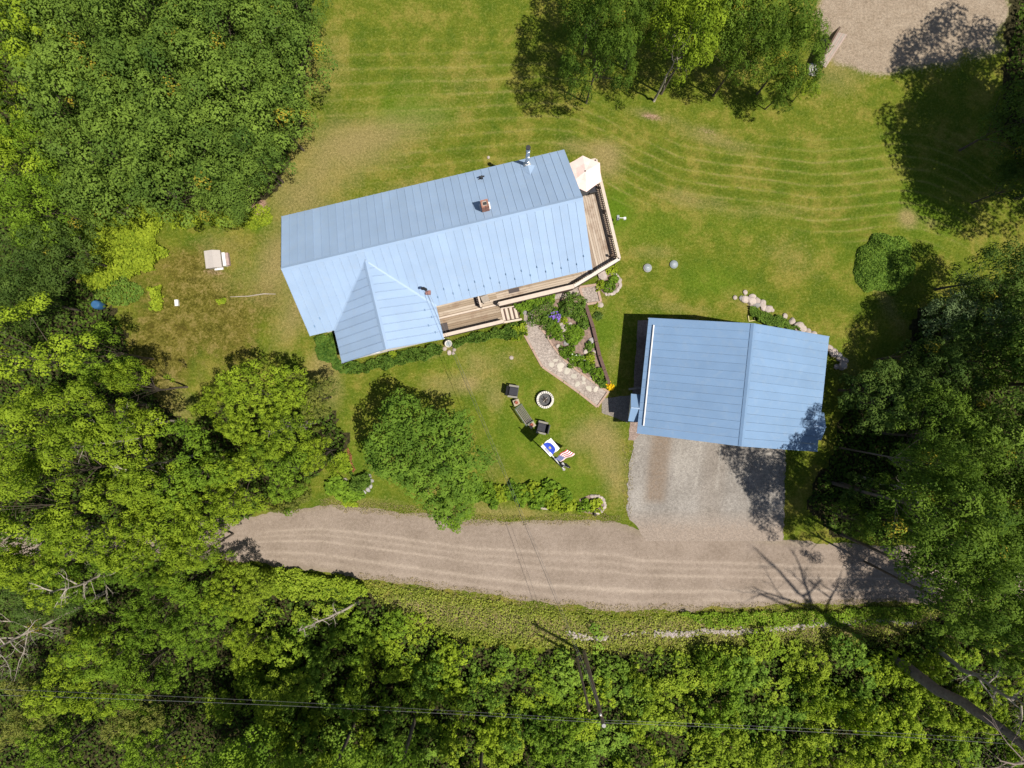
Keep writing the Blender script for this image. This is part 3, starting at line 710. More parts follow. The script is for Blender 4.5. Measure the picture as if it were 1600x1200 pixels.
# steps down to the path
st0 = L2[0]; ya = HF.inv(plan(783, 483, .5))[1]; yb = L2[1]
for k in range(4):
    z = LZ - .13*(k+1)
    db(MB().prism([HF(st0+.02+k*.27, ya, z), HF(st0+.21+k*.27-.03, ya, z), HF(st0+.21+k*.27-.03, yb-.1, z), HF(st0+.02+k*.27, yb-.1, z)], .035), 'step', M_RAIL)
    db(MB().bar(HF(st0+.245+k*.27, ya, z-.06), HF(st0+.245+k*.27, yb-.1, z-.06), .07, .02), 'riser', M_DARKT)  # dark strips stand in for the shadow between the treads
db(MB().bar(HF(st0, yb, .75), HF(st0+1.15, yb+.02, .25), .12, .05), 'stair_rail', M_RAIL)
db(MB().bar(HF(st0, ya-.02, .6), HF(st0+.9, ya-.02, .12), .06, .2), 'stringer', M_RAIL)
# mats and things standing on the deck
def mat_on(px, py, a, b, z, label):
    p = plan(px, py, z)
    m_ = MB().box(-a/2, a/2, -b/2, b/2, 0, .02)
    o = m_.build('doormat', M_DMAT, None, loc=(p.x, p.y, z+.004), rot=(0, 0, HF.rz())); tag(o, label, 'doormat')
mat_on(695, 513, .42, .62, LZ, 'dark brown doormat at the west end of the lower deck beside the gable roof')
mat_on(803, 454, .65, .24, DZ, 'dark doormat on the porch strip along the south eaves')
mat_on(744.5, 471, .27, .5, DZ, 'narrow dark mat left of the porch gate')
c_ = plan(758, 467, 1.3)
o = empty('garden_chair', (c_.x, c_.y, DZ), HF.rz()+.2, 'small brown folding chair on the porch by the south wall', 'chair')
MB().box(-.22, .22, -.2, .2, .42, .45).build('seat', M_WOODG, o)
MB().box(-.22, .22, .18, .22, .45, .9).build('backrest', M_WOODG, o)
lg = MB().box(-.02, .02, -.02, .02, 0, .42).mesh('leg', M_DARKT)
for x in (-.19, .19):
    for y in (-.17, .17): put('leg', lg, o, loc=(x, y, 0))
# patio umbrella
uc = plan(914.5, 268, 3.5)
um = empty('patio_umbrella', (uc.x, uc.y, DZ), 0, 'pale pink six sided patio umbrella open over the north end of the deck', 'umbrella')
ut = [(910.7, 243), (937.4, 254.3), (939.6, 283.2), (916.4, 299.8), (889, 288), (886, 257)]
rim = [at(x, y, 3.05) - Vector((uc.x, uc.y, DZ)) for x, y in ut]; apex = Vector((0, 0, 2.62))
for i in range(6):
    a, b = rim[i], rim[(i+1) % 6]; m1 = (a+b)/2*.985 + Vector((0, 0, .015))
    vs = [apex, a, m1, b] + [v - Vector((0, 0, .012)) for v in (apex, a, m1, b)]
    MB().add([apex, apex.lerp(a, .5) + Vector((0,0,-.02)), a, m1, b, apex.lerp(b, .5)+Vector((0,0,-.02)), (apex+m1)/2 + Vector((0,0,-.05))],
             [(0, 6, 1), (1, 6, 3, 2), (0, 5, 6), (5, 4, 3, 6)]).build('canopy_panel', M_CANVAS, um)
    MB().tube([apex + Vector((0, 0, -.05)), a + Vector((0, 0, -.02))], .012, 5).build('rib', M_WHITE, um)
MB().tube([(0, 0, 0), (0, 0, 2.64)], .025, 8).build('pole', M_WOODG, um)
MB().lathe([(.03, 2.6), (.035, 2.68), (.01, 2.74)], n=8).build('finial', M_BLACK, um)
MB().lathe([(.24, 0), (.24, .05), (.06, .09), (.04, .3)], n=14).build('base', M_BLACK, um)
tb = empty('patio_table', (uc.x+.05, uc.y-.35, DZ), .3, 'dark round patio table shaded beneath the pink umbrella', 'table')
MB().lathe([(.5, .70), (.52, .72), (.5, .74)], n=20).build('table_top', M_SEAT, tb)
for k in range(4): MB().tube([(.35*math.cos(k*1.57), .35*math.sin(k*1.57), 0), (.3*math.cos(k*1.57), .3*math.sin(k*1.57), .70)], .02, 6).build('leg', M_BLACK, tb)
for (px, py, a, lab) in ((906, 303, 2.9, 'dark metal patio chair southwest of the umbrella beside the house wall'), (925, 297, .2, 'dark metal patio chair peeking out south of the umbrella')):
    p = plan(px, py, DZ+.5)
    o = empty('patio_chair', (p.x, p.y, DZ), a, lab, 'chair')
    MB().box(-.22, .22, -.22, .22, .40, .44).build('seat', M_CUSH, o)
    MB().box(-.22, .22, -.24, -.2, .46, .85).build('backrest', M_SEAT, o)
    for x in (-.2, .2):
        for y in (-.2, .2): put('leg', bpy.data.meshes.get('pcleg') or MB().tube([(0, 0, 0), (0, 0, .4)], .015, 5).mesh('pcleg', M_BLACK), o, loc=(x, y, 0))
# lantern arm fixed to the rail and hanging post beyond it
hp = at(977, 345, 0)
o = empty('feeder_post', (at(964.5, 345, 1.0).x, at(964.5, 345, 1.0).y, 0), 0, 'white crossarm bird feeder post standing just outside the east railing', 'bird feeder')
MB().tube([(0, 0, 0), (0, 0, 1.75)], .02, 6).build('post', M_STEEL, o)
MB().bar((0, 0, 1.72), (.36, 0, 1.72), .03, .03).build('arm', M_WHITE, o)
MB().box(.28, .42, -.07, .07, 1.45, 1.66).build('feeder_box', M_WHITE, o)
MB().box(-.09, .05, -.03, .22, 1.2, 1.5).build('squirrel_guard', M_GREENGREY, o)
c_ = plan(955, 400, DZ+.4)
o = empty('rail_lamp', (c_.x, c_.y, DZ), .6, 'small dark lantern standing inside the southeast corner of the deck', 'lantern')
MB().lathe([(.09, 0), (.09, .03), (.02, .05), (.02, .5), (.09, .52), (.07, .68), (.01, .74)], n=8).build('lantern_body', M_BALUSTER, o)
MB().bar((0, 0, .3), (.3, -.2, .3), .07, .05).build('bracket', M_BALUSTER, o)

# ------------------------------------------------------------------ garage
GE = 2.8
gc = at(1145.25, 601.25, GE); gs = (H-GE)/F
Ug = Vector((282, -29, 0)).normalized(); GLn = 283.5*gs; GWd = 181.5*gs
gf = Frame(gc, Ug); gf.o = gf(-GLn/2, -GWd/2, 0)
GP = .46
garage = empty('garage', gf(GLn/2, GWd/2, 0), 0, 'garage with medium blue standing seam gable roof above the gravel driveway', 'garage')
gr_ = GE + GP*GLn/2
def gz(u): return GE + GP*(GLn/2 - abs(u - GLn/2))
groof = hb(MB().bar(gf(GLn/2, .1, gr_-.12), gf(GLn/2, GWd-.1, gr_-.12), .2, .2), 'roof', M_WHITE, garage)
n2 = 15; wv = GWd/n2
for i in range(n2):
    a = i*wv + (G if i else 0); b = (i+1)*wv
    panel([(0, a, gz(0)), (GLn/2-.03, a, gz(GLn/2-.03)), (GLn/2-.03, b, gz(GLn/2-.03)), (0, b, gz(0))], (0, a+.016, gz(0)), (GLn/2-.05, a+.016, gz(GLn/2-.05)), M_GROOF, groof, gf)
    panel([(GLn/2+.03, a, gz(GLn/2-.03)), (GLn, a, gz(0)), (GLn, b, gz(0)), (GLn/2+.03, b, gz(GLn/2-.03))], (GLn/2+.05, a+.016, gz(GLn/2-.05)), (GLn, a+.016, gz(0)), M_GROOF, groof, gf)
cap(gf(GLn/2, 0, gr_), gf(GLn/2, GWd, gr_), gr_, gf, gf.U, M_GROOF, groof, .14, .46)
b0 = HF
def gp(px, py):
    z = 3
    for _ in range(10): p = at(px, py, z); z = gz(gf.inv(p)[0])
    return gf(*gf.inv(p), z + .09)
hb(MB().tube([gp(1021, 508), gp(1005, 665)], .045, 8), 'snow_rail', M_WHITE, groof)
for k in range(6):
    a = gp(1021, 508).lerp(gp(1005, 665), (k+.3)/5.6)
    hb(MB().bar(a + Vector((0, 0, -.1)), a, .04, .05), 'rail_bracket', M_STEEL, groof)
for (a, b) in ((gf(.05, 0.02, GE-.1), gf(.05, GWd-.02, GE-.1)), (gf(GLn-.05, 0.02, GE-.1), gf(GLn-.05, GWd-.02, GE-.1))):
    hb(MB().bar(a, b, .03, .16), 'fascia', M_WHITE, garage)
for v in (.03, GWd-.03):
    for u in (0, GLn): hb(MB().bar(gf(u, v, GE-.1), gf(GLn/2, v, gr_-.1), .03, .16), 'rake_board', M_WHITE, garage)
O2 = .58
wall(gf(GLn-O2, O2), gf(O2, O2), 0, GE+.1, M_GSIDING, GP*(GLn/2-O2), parent=garage)
wall(gf(O2, GWd-O2), gf(GLn-O2, GWd-O2), 0, GE+.1, M_GSIDING, GP*(GLn/2-O2), parent=garage)
wall(gf(O2, O2), gf(O2, GWd-O2), 0, GE+.1, M_GSIDING, parent=garage)
wall(gf(GLn-O2, GWd-O2), gf(GLn-O2, O2), 0, GE+.1, M_GSIDING, parent=garage)
for u in (1.2, 4.0, 6.9):
    dr = hb(MB().box(u, u+2.45, -GWd+O2-.06, -GWd+O2-.02, .02, 2.25, gf.M()), 'garage_door', M_WHITE, garage)
    for k in range(4):
        hb(MB().box(u+.05, u+2.4, -GWd+O2-.08, -GWd+O2-.061, .07+k*.55, .55+k*.55, gf.M()), 'door_panel', M_WHITE, dr)
# little gabled canopies over the side door (west) and the side window (east)
def canopy(pa, pb_, out, z, rise, mat, name):
    # pa,pb_ = plan ends along the wall, out = vector away from the wall
    m = (pa+pb_)/2; k = Vector((0, 0, 1)); back = -out.normalized()*.75
    A, B, Mr = pa + out + k*z, pb_ + out + k*z, m + out + k*(z+rise)
    A2, B2, M2 = pa + back + k*z, pb_ + back + k*z, m + back + k*(z+rise)
    t = k*.04
    o = hb(MB().add([A, Mr, M2, A2, A-t, Mr-t, M2-t, A2-t], [(0,1,2,3),(7,6,5,4),(0,4,5,1),(1,5,6,2),(2,6,7,3),(3,7,4,0)]), name, mat, garage)
    hb(MB().add([Mr, B, B2, M2, Mr-t, B-t, B2-t, M2-t], [(0,1,2,3),(7,6,5,4),(0,4,5,1),(1,5,6,2),(2,6,7,3),(3,7,4,0)]), 'canopy_slope', mat, o)
    hb(MB().bar(Mr + t*.5, M2 + t*.5, .06, .04), 'ridge_cap', mat, o)
    hb(MB().add([A-t, B-t, Mr-t, A-t+back*.05, B-t+back*.05, Mr-t+back*.05], [(0,1,2),(5,4,3),(0,3,4,1),(1,4,5,2),(2,5,3,0)]), 'gable_board', M_WHITE, o)
ZL = 2.35
p0, p1 = plan(985.5, 615, ZL), plan(982, 658, ZL)
pu0, pu1 = gf.inv(p0), gf.inv(p1); uo = (pu0[0]+pu1[0])/2
canopy(gf(O2, pu0[1]), gf(O2, pu1[1]), gf.U*(uo-O2), ZL, .42, M_GROOF, 'door_canopy')
hb(MB().box(O2-.04, O2-.005, -(pu0[1]+1.2), -(pu0[1]+.35), .05, 2.1, gf.M()), 'door', M_DARKT, garage)
p0, p1 = plan(1288, 645, 2.55), plan(1283, 688, 2.55)
pu0, pu1 = gf.inv(p0), gf.inv(p1); uo = (pu0[0]+pu1[0])/2
canopy(gf(GLn-O2, pu0[1]), gf(GLn-O2, pu1[1]), gf.U*(uo-GLn+O2), 2.55, .42, M_GROOF, 'window_canopy')

# ------------------------------------------------------------------ stones
def rock_mesh(seed, mat, flat=.6, sub=2):
    import bmesh
    rg = random.Random(seed); bm = bmesh.new(); bmesh.ops.create_icosphere(bm, subdivisions=sub, radius=1)
    ax = [Vector((rg.gauss(0, 1), rg.gauss(0, 1), rg.gauss(0, 1))).normalized() for _ in range(9)]
    dd = [rg.uniform(.62, .95) for _ in ax]
    for v in bm.verts:
        for a, d in zip(ax, dd):
            k = v.co.dot(a)
            if k > d: v.co -= a*(k-d)
        v.co *= 1 + rg.uniform(-.03, .03); v.co.z *= flat
    me = bpy.data.meshes.new('rock'); bm.to_mesh(me); bm.free(); me.materials.append(mat); return me
ROCKS = [rock_mesh(s, M_ROCK) for s in range(5)]; ROCKS_G = [rock_mesh(s+20, M_ROCKG) for s in range(4)]
FLATS = [rock_mesh(s+40, M_FLAG, .12) for s in range(4)]
def rock(px, py, r, me, label=None, parent=None, name='boulder', group=None, z=None, sx=1.):
    p = at(px, py)
    o = put(name, me, parent, loc=(p.x, p.y, r*.25 if z is None else z), rot=(0, 0, rnd.uniform(0, 6)), scale=(r*sx, r, r))
    if parent: o.location = Vector(o.location) - parent.location
    if label: tag(o, label, 'rock', group)
    return o
# boulder wall north of the garage: one dry wall, boulders its parts
bw = empty('boulder_wall', at(1235, 505), 0, 'curved row of pale pinkish boulders behind the north side of the garage', 'stone wall')
for (x, y, r) in ((1148,465,.18),(1158,466,.2),(1164,468,.3),(1173,471,.36),(1175,464,.26),(1183,470,.3),(1182,476,.3),(1191,475,.32),(1193,481,.25),(1200,482,.3),(1207,485,.14),(1226,494,.22),(1237,502,.26),(1247,510,.34),(1254,514,.3),(1262,518,.26),(1271,522,.22),(1279,530,.26),(1288,534,.24),(1294,543,.3),(1301,551,.36),(1311,556,.22),(1318,563,.3),(1310,560,.22),(1315,572,.36),(1306,573,.2),(1164,457,.2)):
    rock(x, y, r*.86, rnd.choice(ROCKS if rnd.random() < .7 else ROCKS_G), None, bw, 'boulder', sx=rnd.uniform(.9, 1.35))
# stepping stones
ss = [(861,570,.22),(876,571,.3),(875,578,.16),(886,579,.26),(896,588,.24),(902,600,.2),(912,590,.2),(922,592,.16),(920,607,.24),(931,608,.2),(868,563,.15),(912,598,.14)]
names_ = ['round pale', 'wide cream', 'small cream', 'greenish', 'round buff', 'buff', 'pale pinkish', 'thin sliver', 'brightest oval white', 'cream', 'small grey', 'small mottled']
for (x, y, r), nm_ in zip(ss, names_):
    where = 'near the middle of the gravel path' if x < 890 else ('towards the garage end of the gravel path' if x < 915 else 'at the last stretch of the gravel path before the garage')
    o = rock(x, y, r, rnd.choice(FLATS), None, None, 'stepping_stone', z=.02, sx=.75)
    tag(o, f'{nm_} stepping stone {where}', 'stepping stone', 'stepping stones in the garden path')
# timber edging
def edging(pts, label, mat=M_EDGE, wd=.12, h=.09):
    o = empty('path_edging', at(*pts[0]), 0, label, 'timber edging')
    for a, b in zip(pts[:-1], pts[1:]):
        A, B = at(*a), at(*b); L = (B-A).length; k = max(1, round(L/1.1))
        for j in range(k):
            p, q_ = A.lerp(B, j/k), A.lerp(B, (j+1)/k); d = (q_-p).normalized()*.015
            MB().bar(p + d + Vector((0, 0, h/2)) - o.location, q_ - d + Vector((0, 0, h/2 + rnd.uniform(-.01, .01))) - o.location, wd, h).build('timber', mat, o)
edging([(817, 519), (832, 546), (847, 573), (880, 596), (905, 614), (933, 636), (951, 611)], 'pinkish brick coloured edging boards along the lawn side of the gravel path')
edging([(843, 511), (854, 524), (864, 541), (874, 554), (888, 568), (906, 582), (930, 599), (950, 612)], 'edging boards between the gravel path and the flower bed')
edging([(914, 476), (926, 512), (936, 556), (951, 600)], 'dark brown stepped timbers holding the east side of the flower bed', M_DARKT, .2, .32)
edging([(905, 449), (914, 476), (939, 472), (932, 445), (905, 449)], 'square timber frame around the small gravel pad below the deck corner', M_EDGE, .14, .12)
edging([(982, 608), (1001, 606)], 'short pale timber beside the west wall of the garage', M_ROCK, .12, .1)

# ------------------------------------------------------------------ fire pit
fp = at(851.5, 624.5)
pit = empty('fire_pit', fp, 0, 'round fire pit ringed with pale blocks in the middle of the lawn', 'fire pit')
ro, ri, nb = .53, .395, 24
for k in range(nb):
    a0, a1 = 2*math.pi*k/nb + .035, 2*math.pi*(k+1)/nb - .035
    for lay in range(3):
        oa = (lay % 2)*math.pi/nb
        P = [(ro*math.cos(a0+oa), ro*math.sin(a0+oa)), (ro*math.cos(a1+oa), ro*math.sin(a1+oa)), (ri*math.cos(a1+oa), ri*math.sin(a1+oa)), (ri*math.cos(a0+oa), ri*math.sin(a0+oa))]
        MB().prism([Vector((x, y, .13*(lay+1)-.005)) for x, y in P], .125).build('block', M_BLOCK, pit)
MB().lathe([(.392, .12), (.392, .37), (.382, .37), (.382, .13)], n=28).build('steel_liner', M_BLACK, pit)
MB().lathe([(.38, .05), (.2, .12), (.02, .14)], n=20, wob=.08, rg=rnd).build('ash', M_ASH, pit)
for k in range(3):
    a = k*1.1 + .8; MB().tube([(-.2*math.cos(a), -.2*math.sin(a), .19+.02*k), (.2*math.cos(a), .2*math.sin(a), .23+.02*k)], .025, 6).build('log', M_CHARW if k else M_WOODG, pit)

# ------------------------------------------------------------------ lawn furniture
def armchair(px, py, rz, label):
    p = at(px, py, .4); o = empty('lawn_armchair', (p.x, p.y, 0), rz, label, 'chair', 'black armchairs by the fire pit')
    MB().box(-.27, .27, -.3, .27, .16, .30).build('seat_frame', M_SEAT, o)
    MB().box(-.24, .24, -.26, .24, .305, .42).build('seat_cushion', M_CUSH, o)
    for x in (-.08, .08): MB().box(x-.004, x+.004, -.25, .23, .421, .426).build('piping', M_SEAT, o)
    mb = MB(); mb.add([(-.28, .26, .25), (.28, .26, .25), (.30, .38, .88), (-.30, .38, .88), (-.28, .34, .25), (.28, .34, .25), (.27, .44, .86), (-.27, .44, .86)], [(0,1,2,3),(7,6,5,4),(0,4,5,1),(1,5,6,2),(2,6,7,3),(3,7,4,0)])
    mb.build('backrest', M_SEAT, o)
    for s in (-1, 1):
        MB().box(s*.33-.055, s*.33+.055, -.3, .3, .56, .60).build('armrest', M_ARM, o)
        MB().box(s*.33-.03, s*.33+.03, -.28, .28, .14, .558).build('side_panel', M_SEAT, o)
    for x in (-.3, .3):
        for y in (-.26, .26): MB().tube([(x, y, 0), (x, y, .16)], .02, 6).build('leg', M_BLACK, o)
armchair(802, 611.5, math.pi/2 - .15, 'black lawn armchair at the northern end of the furniture row, nearest the house')
armchair(847, 668, -.35 - math.pi/2 + .12, 'black lawn armchair at the southern end of the furniture row, nearest the flags')
M_SLAT = plain('dark_slat', (.17, .15, .14), .8, obj_var=.1)
def bench():
    a, b = at(810.5, 634, .45), at(829, 661, .45); c = (a+b)/2; d = b-a; rz = math.atan2(d.y, d.x)
    o = empty('garden_bench', (c.x, c.y, 0), rz, 'slatted garden bench with dark green frame between two side tables', 'bench')
    L = 1.22
    for k in range(5): MB().box(-L/2+.04, L/2-.04, -.19+k*.085, -.14+k*.085, .42, .445).build('slat', M_SLAT, o)
    for k in range(3): MB().box(-L/2+.04, L/2-.04, -.25-k*.022, -.235-k*.022, .5+k*.13, .59+k*.13).build('slat', M_WOODG, o)
    for x in (-L/2, L/2):
        MB().bar((x, -.3, .62), (x, .24, .60), .05, .04).build('armrest', M_BENCHG, o)
        MB().tube([(x, .2, 0), (x, .2, .6)], .022, 6).build('leg', M_BENCHG, o)
        MB().tube([(x, -.24, 0), (x, -.24, .42), (x, -.31, .9)], .022, 6).build('leg', M_BENCHG, o)
    MB().bar((-L/2, -.3, .9), (L/2, -.3, .9), .04, .04).build('top_rail', M_BENCHG, o)
bench()
for (px, py, rz, lab, lab2) in ((807, 629, .35, 'small tan side table between the northern armchair and the bench', 'reddish clay pot on the side table by the northern armchair'), (831, 663.5, .6, 'small tan side table between the bench and the southern armchair', 'reddish clay pot on the side table by the southern armchair')):
    p = at(px, py, .45); o = empty('side_table', (p.x, p.y, 0), rz, lab, 'side table', 'side tables by the bench')
    MB().box(-.19, .19, -.19, .19, .42, .45).build('table_top', M_STAND, o)
    for x in (-.16, .16):
        for y in (-.16, .16): MB().box(x-.02, x+.02, y-.02, y+.02, 0, .42).build('leg', M_STAND, o)
    tpot = MB().lathe([(.06, 0), (.09, .12), (.1, .12), (.1, .15), (.07, .15), (.06, .10)], n=12).build('clay_pot', M_TERRA, None, True, loc=(p.x, p.y, .452)); tag(tpot, lab2, 'pot')

# ------------------------------------------------------------------ flagpole with three flags
A0 = at(881, 733, 0); TZ = 3.6; TP = at(847, 693.5, TZ)
def pole_at(z): return A0 + (Vector((TP.x, TP.y, TZ)) - A0)*(z/TZ)
fpole = empty('flagpole', A0, 0, 'slim white leaning flagpole with a short crossarm on the front lawn', 'flagpole')
MB().tube([(0, 0, 0), pole_at(1.8)-A0, pole_at(TZ)-A0], [.04, .036, .03], 8).build('pole', M_WHITE, fpole)
MB().lathe([(.02, 0), (.05, .05), (.02, .1)], c=pole_at(TZ)-A0, n=8).build('finial', M_GOLD, fpole)
cz = pole_at(1.85)-A0
MB().bar(cz + Vector((-.22, .14, 0)), cz + Vector((.2, -.13, 0)), .04, .04).build('crossarm', M_WHITE, fpole)
MB().lathe([(.1, 0), (.1, .04), (.05, .1)], n=10).build('base', M_CONC, fpole)
def cloth(name, corner_px, zs, nu, nv, parent, mat_of, amp=.06, bulge=0, bits=('stripe',)):
    # corners a(top hoist) b(bottom hoist) c(bottom fly) d(top fly) as seen, each at its own height
    A, B, C_, D = [at(p[0], p[1], z) for p, z in zip(corner_px, zs)]
    cells = {}
    def P(u, v):
        p = A.lerp(D, u).lerp(B.lerp(C_, u), v)
        p = p + Vector((.3, -.5, .9))*amp*math.sin(u*8.5 + v*1.3)*min(1, u*3)
        return p - parent.location
    for i in range(nu):
        for j in range(nv):
            m = mat_of((i+.5)/nu, (j+.5)/nv)
            cells.setdefault(m, MB()).add([P(i/nu, j/nv), P((i+1)/nu, j/nv), P((i+1)/nu, (j+1)/nv), P(i/nu, (j+1)/nv)], [(0, 1, 2, 3)])
    return cells
def thick(o, t=.006):
    m = o.modifiers.new('solid', 'SOLIDIFY'); m.thickness = t; m.offset = 0; return o
us = empty('striped_flag', pole_at(2.0), 0, 'American flag with red and white stripes flying right of the pole', 'flag')
def us_m(u, v):
    w_ = v*8.6 if v < .8 else 6.88 + (v-.8)*30.6   # the lower stripes are bunched in folds
    if u < .4 and w_ < 7: return M_NAVY
    return M_RED if int(w_) % 2 == 0 else M_FWHITE
cc = cloth('us', [(867, 717.5), (876, 721.5), (899, 709.5), (884.5, 701.5)], [2.1, 1.6, 1.7, 2.3], 20, 43, us, us_m, .05)
for m_, mb in cc.items():
    thick(mb.build({'flag_navy': 'canton', 'flag_red': 'red_stripes', 'flag_white': 'white_stripes'}[m_.name], m_, us))['kind'] = 'stuff'
A_, B_, C2, D_ = [at(p[0], p[1], z) for p, z in zip([(867, 717.5), (876, 721.5), (899, 709.5), (884.5, 701.5)], [2.1, 1.6, 1.7, 2.3])]
star = MB()
for r_ in range(9):
    for c2 in range(6 if r_ % 2 == 0 else 5):
        u = .4*((c2+.5)/6 + (0 if r_ % 2 == 0 else .5/6)); v = .8*(r_+.5)/9
        p = A_.lerp(D_, u).lerp(B_.lerp(C2, u), v) + Vector((.3, -.5, .9))*.05*math.sin(u*8.5+v*1.3)*min(1, u*3) + Vector((0, 0, .012)) - us.location
        ring = [p + Vector((math.cos(k*math.pi/5)*(.014 if k % 2 == 0 else .006), math.sin(k*math.pi/5)*(.014 if k % 2 == 0 else .006), 0)) for k in range(10)]
        star.add(ring, [tuple(range(10))])
o = star.build('stars', M_FWHITE, us); o['kind'] = 'stuff'
bk = empty('black_flag', pole_at(.9), 0, 'black remembrance flag with white emblem flying lowest on the picture beside the pole', 'flag')
def bk_m(u, v):
    if (u-.48)**2*2.2 + (v-.45)**2*1.1 < .035 and not (.44 < u < .54 and .4 < v < .62): return M_FWHITE
    if .12 < v < .2 and .25 < u < .72 and int(u*40) % 3: return M_FWHITE
    if .84 < v < .9 and .2 < u < .8 and int(u*40) % 3: return M_FWHITE
    return M_FBLACK
cc = cloth('pow', [(873.5, 723), (877, 730), (892, 730.5), (884, 722.5)], [1.2, .75, .8, 1.1], 36, 24, bk, bk_m, .08)
for m_, mb in cc.items(): thick(mb.build('emblem' if m_ is M_FWHITE else 'flag_cloth', m_, bk))['kind'] = 'stuff'
bf = empty('banner_flag', pole_at(3.), 0, 'large white flag with blue oval and gold emblem at the top of the leaning pole', 'flag')
def bf_m(u, v):
    # u across (from the lower left strip to the upper right), v down the pole
    if u < .24: return M_FGREY if .25 < v < .72 and u > .06 else M_FWHITE
    d = abs(v-.5)*2; lo = .24; hi = .24 + .5*math.sqrt(max(0, 1-d**2.4)) + .06*v
    if u < hi:
        if (v-.52)**2*6 + (u-.44)**2*9 < .06: return M_GOLD if (v-.52)**2*30 + (u-.44)**2*30 > .06 or u > .45 else M_FBLUE
        return M_FBLUE
    return M_FWHITE
cc = cloth('ban', [(845, 697.5), (860, 713.5), (874.5, 700.5), (860.5, 684)], [3.35, 3.0, 3.1, 3.55], 34, 30, bf, bf_m, .03)
for m_, mb in cc.items(): thick(mb.build({'flag_white': 'flag_cloth', 'flag_grey_panel': 'grey_panel', 'flag_blue': 'blue_field', 'flag_gold': 'emblem'}[m_.name], m_, bf))['kind'] = 'stuff'

# ------------------------------------------------------------------ small things on the left clearing and lawn
p = at(333, 405, .5)
o = empty('storage_box', (p.x, p.y, 0), .12, 'beige plastic storage box lying in the mossy clearing west of the house', 'storage box')
MB().box(-.42, .0, -.5, .5, 0, .62).box(0.001, .40, -.48, .48, 0, .4).build('box_body', M_LID, o)
mb = MB(); mb.add([(-.46, -.54, .6), (.06, -.54, .66), (.06, .54, .66), (-.46, .54, .6), (.44, -.52, .42), (.44, .52, .42), (-.46, -.54, .55), (.06, -.54, .6), (.06, .54, .6), (-.46, .54, .55), (.44, -.52, .37), (.44, .52, .37)],
    [(0,1,2,3),(1,4,5,2),(6,9,8,7),(7,8,11,10),(0,6,7,1),(1,7,10,4),(4,10,11,5),(5,11,8,2),(2,8,9,3),(3,9,6,0)]); mb.build('lid', M_LID, o)
p = at(352, 405, .3)
o = empty('cream_crate', (p.x, p.y, 0), .14, 'narrow cream crate with pink side standing beside the beige storage box', 'crate')
MB().box(-.16, .02, -.4, .42, 0, .34).build('crate_body', M_WHITE, o); MB().box(.022, .18, -.38, .4, 0, .24).build('crate_step', plain('pinkish_board', (.42, .30, .27), .8), o)
o = MB().box(-.3, .22, -.06, .06, 0, .1).build('cream_board', M_WHITE, None, loc=at(344, 420.5), rot=(0, 0, .1)); tag(o, 'short cream board lying against the south end of the storage box', 'board')
o = MB().box(-.1, .1, -.19, .19, 0, .18).build('white_block', M_WHITE, None, loc=at(277.5, 473.5), rot=(0, 0, .1)); tag(o, 'small white block standing in the mossy clearing beside the lime plant', 'block')
for (px, py, r, lab, tone) in ((1011.5, 419, .26, 'mottled tan and grey round septic cover, the left one of two in the grass', M_CONC), (1052.5, 413.5, .25, 'blue grey round septic cover, the right one of two in the grass', M_GREENGREY)):
    o = empty('septic_cover', at(px, py), 0, lab, 'septic cover')
    MB().lathe([(r, 0), (r, .10), (r*.92, .12), (r*.9, .12)], n=26).build('collar', tone, o)
    MB().lathe([(r*.86, .12), (r*.8, .15), (r*.3, .175)], n=26).build('lid', M_GREENGREY, o, True)
    MB().box(-.06, .06, -.015, .015, .176, .2).build('handle', M_STEEL, o)
yf = empty('square_planter', at(1173.5, 497), .15, 'small square pale yellow wooden planter box standing by the garage ridge end', 'planter')
for (x0, x1, y0, y1) in ((-.17, .17, -.2, -.15), (-.17, .17, .15, .2), (-.2, -.15, -.2, .2), (.15, .2, -.2, .2)): MB().box(x0, x1, y0, y1, (.0 if x1-x0 > .1 else .051), (.05 if x1-x0 > .1 else .09)).build('rail', M_YELLOWW, yf)
bl = empty('rain_barrel', at(161, 478), 0, 'blue barrel standing in the shade at the west edge of the clearing', 'barrel')
MB().lathe([(.22, 0), (.27, .2), (.28, .45), (.27, .7), (.22, .85)], n=18).build('barrel_body', M_BLUEP, bl, True); MB().lathe([(.2, .851), (.2, .87), (.03, .875)], n=18).build('lid', M_BLUEP, bl)
bb = empty('birdbath', at(702, 538), 0, 'white birdbath bowl standing on stones below the corner of the gable', 'birdbath')
MB().lathe([(.14, 0), (.09, .1), (.07, .45), (.18, .52), (.22, .6), (.20, .6), (.12, .54)], n=20, wob=.03, rg=rnd).build('bowl', M_BLOCK, bb)
MB().lathe([(.155, .565), (.15, .572)], n=18).build('water', M_GREENGREY, bb)
for i, (x, y, r) in enumerate(((695, 545, .15), (702, 551, .17), (710, 546, .14), (697, 535, .13), (708, 552, .12))):
    rock(x, y, r, ROCKS[i % 5], ['rounded pinkish stone left below the birdbath', 'largest pinkish stone directly below the birdbath', 'pinkish stone right below the birdbath', 'dark gap stone against the corner of the gable', 'small stone furthest from the birdbath'][i])
cd = at(799, 559); rock(799, 559, .14, ROCKS[0], 'small pale stone lying alone on the lawn west of the gravel path')
rock(763, 246, .11, ROCKS[2], 'tiny white stone on the lawn north of the house roof')
